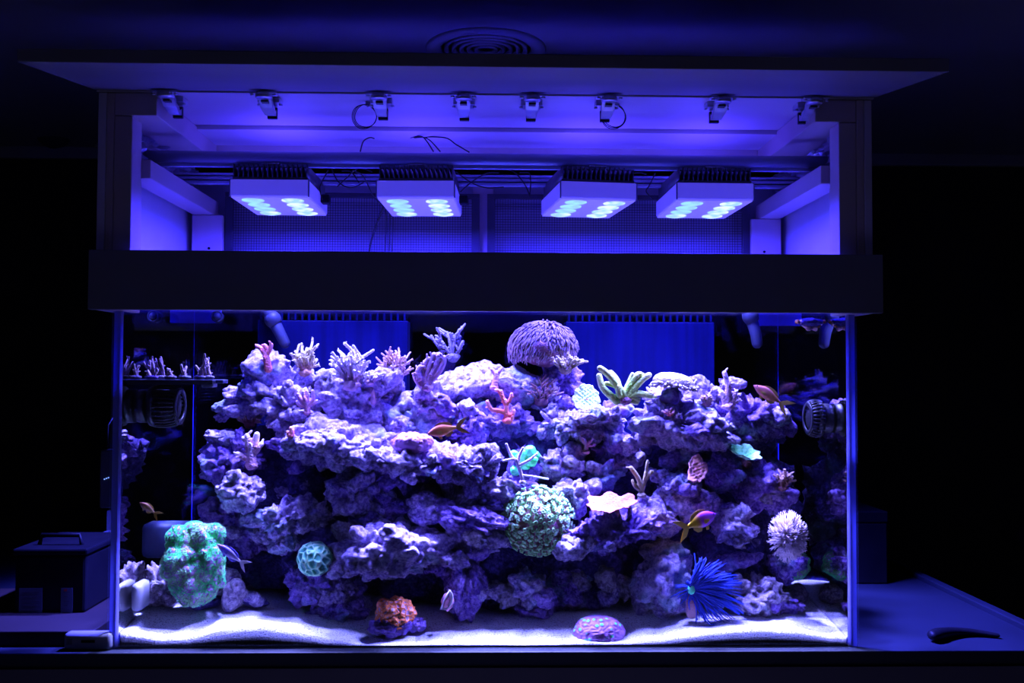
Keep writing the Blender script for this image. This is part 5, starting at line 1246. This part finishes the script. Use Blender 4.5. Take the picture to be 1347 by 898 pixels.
# frag rack with plugs
rk = empty('frag_rack', 'small dark acrylic shelf holding coral cuttings, fixed to left pane', 'rack', (-.66, .07, .53))
zr = at(230, 499, .05).z; xa, xb = -.7295, at(284, 499, .05).x
part('shelf', MB().bbox((xa, .030, zr - .005), (xb, .125, zr), .001), M['grey_plastic'], rk)
part('lip', MB().bbox((xa, .025, zr - .010), (xb, .0298, zr - .0005), .001), M['black'], rk)
part('magnet', MB().bbox((xb - .03, .05, zr - .016), (xb - .005, .08, zr - .0052), .002), M['pale_plastic'], rk)
part('end_block', MB().bbox((xb + .0003, .045, zr - .008), (xb + .016, .085, zr + .0), .002), M['grey_plastic'], rk)
rng = random.Random(77)
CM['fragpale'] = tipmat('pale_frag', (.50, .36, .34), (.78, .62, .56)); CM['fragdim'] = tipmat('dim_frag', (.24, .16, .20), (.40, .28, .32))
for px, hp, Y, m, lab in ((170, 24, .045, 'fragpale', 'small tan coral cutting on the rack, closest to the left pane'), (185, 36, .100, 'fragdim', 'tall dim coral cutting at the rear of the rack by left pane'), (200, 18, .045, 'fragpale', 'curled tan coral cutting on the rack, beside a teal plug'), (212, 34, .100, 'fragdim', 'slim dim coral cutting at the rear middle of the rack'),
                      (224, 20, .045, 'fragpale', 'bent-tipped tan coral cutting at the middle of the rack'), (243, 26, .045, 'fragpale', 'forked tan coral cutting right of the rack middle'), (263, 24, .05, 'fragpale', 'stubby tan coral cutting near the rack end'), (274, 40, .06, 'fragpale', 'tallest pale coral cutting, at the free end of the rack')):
    s = S(Y); c = Vector(at(px, 498, Y)); c.z = zr; c.x = max(c.x, -.7185 + (.012 if hp > 30 else 0)); e = empty('coral_cutting', lab, 'coral', c, None)
    part('plug', MB().lathe([(6 * s, 0.0002), (8 * s, .004), (7.5 * s, .007), (3 * s, .0085)], c, n=14), M['rg'] if px != 200 else M['ru'], e, True)
    for q in range(2 if hp < 30 else 3):
        mb = MB(); grow(mb, c + Vector((rng.uniform(-3, 3) * s, 0, .006)), Vector((rng.uniform(-.5, .5), rng.uniform(-.2, .2), 1)), (hp - 7) * s * rng.uniform(.7, 1), 2.6 * s, rng, 0, 3, bend=.5)
        part('branch', mb, CM[m], e, True)
# hidden-away cluster of button polyps high on the right pane
e = empty('button_polyp_cluster', 'tiny orange and pink polyp cluster below the hood at right', 'coral', at(1066, 428, .12)); s = S(.12)
M['zo1'] = pmat('pink_button', (.85, .45, .42), (.9, .6, .55), 60, .5); M['zo2'] = pmat('orange_button', (.9, .28, .06), (.8, .35, .1), 60, .5)
for x, y, r, m in ((1049, 423, 3, 'zo2'), (1054, 424, 3.4, 'zo1'), (1059, 428, 3.2, 'zo1'), (1064, 431, 4, 'zo1'), (1072, 431, 4, 'zo1'), (1076, 428, 3.2, 'zo2'), (1080, 425, 3, 'zo1'), (1084, 423, 2.6, 'zo2')):
    foot(e, at(x, y, .12), r * s, M[m], int(x), 1, 'polyp')
foot(e, at(1066, 424, .125), 17 * s, M['rd'], 3, .35, 'plug')
# algae magnet behind the green mound
c = at(236, 706, .33); single('algae_magnet', MB().bbox((c.x - .035, .30, c.z - .045), (c.x + .045, .36, c.z + .035), .012), pmat('blue_grey_plastic', (.03, .05, .12), (.04, .06, .14), 20, .5), 'pale algae magnet block standing behind the green mound', 'magnet', smooth=True)
c = at(180, 783, .09); 
e = single('magnet_scraper', MB().bbox((-.7285, .06, c.z - .028), (-.705, .12, c.z + .030), .011), M['pale_plastic'], 'pale rounded magnet scraper low on the left side pane', 'magnet', smooth=True)

# ------------------------------------------------------------------ things beside the tank
M['label'] = pmat('printed_label', (.14, .17, .22), (.11, .14, .19), 30, .6); M['ink'] = pmat('label_ink', (.10, .10, .12), None, 30, .6); M['red'] = pmat('red_print', (.45, .04, .04), None, 30, .6)
M['card'] = pmat('grey_carton', (.10, .11, .14), (.08, .09, .12), 12, .7); M['brownbrd'] = pmat('brown_board', (.030, .018, .012), (.022, .013, .009), 8, .6, stretch=(.1, 1, 1))
def gz(px, py, z=0.0): return ground(px, py, z)
# black dosing unit with two labels
Yq = .18; X0, X1 = at(18, 800, Yq).x, at(112, 800, Yq).x
e = empty('black_equipment_case', 'black equipment case with two printed label panels left of tank', 'case', ((X0 + X1) / 2, Yq + .1, .0301))
zt = at(60, 730, Yq).z
part('body', MB().bbox((X0, Yq, .0301), (X1, Yq + .22, zt), .006), M['black'], e)
part('lid', MB().bbox((X0 - .004, Yq - .004, zt + .0002), (X1 + .004, Yq + .222, zt + .014), .004), M['black'], e)
part('handle', MB().tube([(X0 + .03, Yq + .05, zt + .0145), (X0 + .035, Yq + .05, zt + .035), (X1 - .035, Yq + .05, zt + .035), (X1 - .03, Yq + .05, zt + .0145)], .005, 8), M['black'], e, True)
for a0, a1 in ((25, 56), (80, 96)):
    p0, p1 = at(a0, 808, Yq), at(a1, 773, Yq)
    lb = part('label_panel', MB().box((p0.x, Yq - .0012, p0.z), (p1.x, Yq - .0001, p1.z)), M['label'], e)
    for k in range(5):
        zz = p1.z - .008 - k * .0095
        part('print_line', MB().box((p0.x + .006, Yq - .0016, zz - .0015), (p1.x - .006 - .004 * (k % 2), Yq - .0013, zz)), M['ink'], lb)
    if a0 == 80: part('print_mark', MB().box((p0.x + .006, Yq - .0017, p1.z - .007), (p0.x + .013, Yq - .0013, p1.z - .002)), M['red'], lb)
single('brown_board', MB().bbox((-1.25, .03, .0001), (-.79, .42, .03), .002), M['brownbrd'], 'brown board lying under the black case left of tank', 'board')
# carton behind
Yk = .46; X0, X1 = at(104, 720, Yk).x, at(150, 720, Yk).x
e = empty('carton', 'dark grey carton with a small green mark behind the black case', 'box', ((X0 + X1) / 2, Yk + .1, .0001))
zt = at(120, 712, Yk).z
part('body', MB().bbox((X0, Yk, .0001), (X1 - .004, Yk + .18, zt), .002), M['card'], e)
part('lid_flap', MB().box((X0, Yk + .17, zt + .0003), (X1 - .004, Yk + .1795, zt + .05)), M['card'], e)
part('green_mark', MB().box((X0 + .004, Yk + .02, zt + .0001), (X0 + .03, Yk + .05, zt + .0012)), pmat('green_print', (.1, .5, .05), None, 20, .6), e)
# white controller unit with little display
p0, p1 = gz(84, 847), gz(147, 847); Yw = .0
X0, X1 = at(83, 846, .0).x, at(146, 846, .0).x
e = empty('power_unit', 'flat white power unit with small display slot left of tank', 'device', ((X0 + X1) / 2, .015, 0.0001))
part('body', MB().bbox((X0, -.002, .0001), (X1, .028, .034), .008), M['pale_plastic'], e, True)
part('display', MB().box((at(107, 835, -.002).x, -.0032, .016), (at(125, 835, -.002).x, -.0022, .021)), M['black'], e)
for k in range(3): part('print_line', MB().box((at(88, 835, -.002).x, -.0029, .013 + k * .004), (at(95, 835, -.002).x, -.0022, .0145 + k * .004)), M['ink'], e)
# slim controller with three blue indicator lights clipped to the tank side
X0, X1 = at(131, 630, .06).x, -.7499; z0, z1 = at(135, 668, .06).z, at(135, 592, .06).z
e = empty('led_controller', 'slim dark controller with three blue indicator lights on tank side', 'controller', ((X0 + X1) / 2, .08, z0))
part('body', MB().bbox((X0, .06, z0), (X1, .10, z1), .003), M['card'], e)
k = NT('blue_indicator'); k.b.inputs['Emission Color'].default_value = (.2, .35, 1, 1); k.b.inputs['Emission Strength'].default_value = 1.6
tcn = k.n('ShaderNodeTexNoise', Scale=30.0); k.l(k.ramp(tcn.outputs[0], [(.3, (.1, .2, .6)), (.7, (.15, .25, .7))]), k.b.inputs['Base Color'])
for i in range(3):
    q = at(137.5 + i * 2.6, 630 - i, .06); part('indicator', MB().lathe([(.0013, 0), (.0011, .0012), (.0004, .0016)], (q.x, .0598, q.z), (0, -1, 0), 10), k.m, e, True)
part('cable', MB().tube([(X0 + .006, .08, z1 - .001), (X0 + .004, .09, z1 + .05), (X0 + .006, .12, z1 + .07)], .0018, 6), M['cable'], e, True)
# right: black box added for a dark stretch of worktop, and dark pouch
a0, a1 = ground(1130, 768), ground(1168, 768)
e = empty('dark_filler_box', 'low black box added to darken the worktop right of tank', 'case', ((.77 + a1.x) / 2, a1.y + .15, .0001))
part('body', MB().bbox((.79, a1.y, .0001), (a1.x, a1.y + .34, .16), .004), M['black'], e)
part('lid', MB().bbox((.788, a1.y - .002, .1603), (a1.x + .002, a1.y + .342, .19), .004), M['black'], e)
q0, q1 = ground(1216, 838), ground(1306, 836)
A = MB(); n = 12; P = []; rr = []
for i in range(n):
    f = i / (n - 1); P.append((q0.x + (q1.x - q0.x) * f, .045 + .03 * math.sin(f * 2.5), .013 * (1 - f * .6) + .001)); rr.append(.0125 * (1 - f * .65) * (1 if i else .8))
A.tube(P, rr, 12); A.v = [(x, .05 + (y - .05) * 1.5, max(z, .0003)) for x, y, z in A.v]
single('dark_pouch', A, M['black'], 'flat dark cloth pouch lying on worktop at right', 'pouch', smooth=True)
# wall lamp on the trim behind, at left
c = at(82, 178, WB - .04)
e = empty('wall_spotlight', 'unlit dark spotlight on the wall trim left of the hood', 'lamp', (c.x, WB - .03, c.z))
part('mount', MB().bbox((c.x - .03, WB - .0305 - .012, c.z - .02), (c.x + .03, WB - .0305, c.z + .03), .003), M['black'], e)
part('shade', MB().lathe([(.02, .06), (.05, .05), (.075, .0), (.07, -.03), (.045, -.055), (.01, -.06)], (c.x + .01, WB - .14, c.z), (.2, .6, .35), 24), M['card'], e, True)
part('arm', MB().tube([(c.x - .06, WB - .08, c.z + .04), (c.x, WB - .1, c.z + .075), (c.x + .09, WB - .12, c.z + .06), (c.x + .13, WB - .1, c.z + .04)], .012, 8), M['black'], e, True)
part('knob', MB().lathe([(.012, 0), (.012, .012), (.006, .016)], (c.x + .16, WB - .08, c.z - .05), (0, -1, 0), 14), M['steel'], e, True)
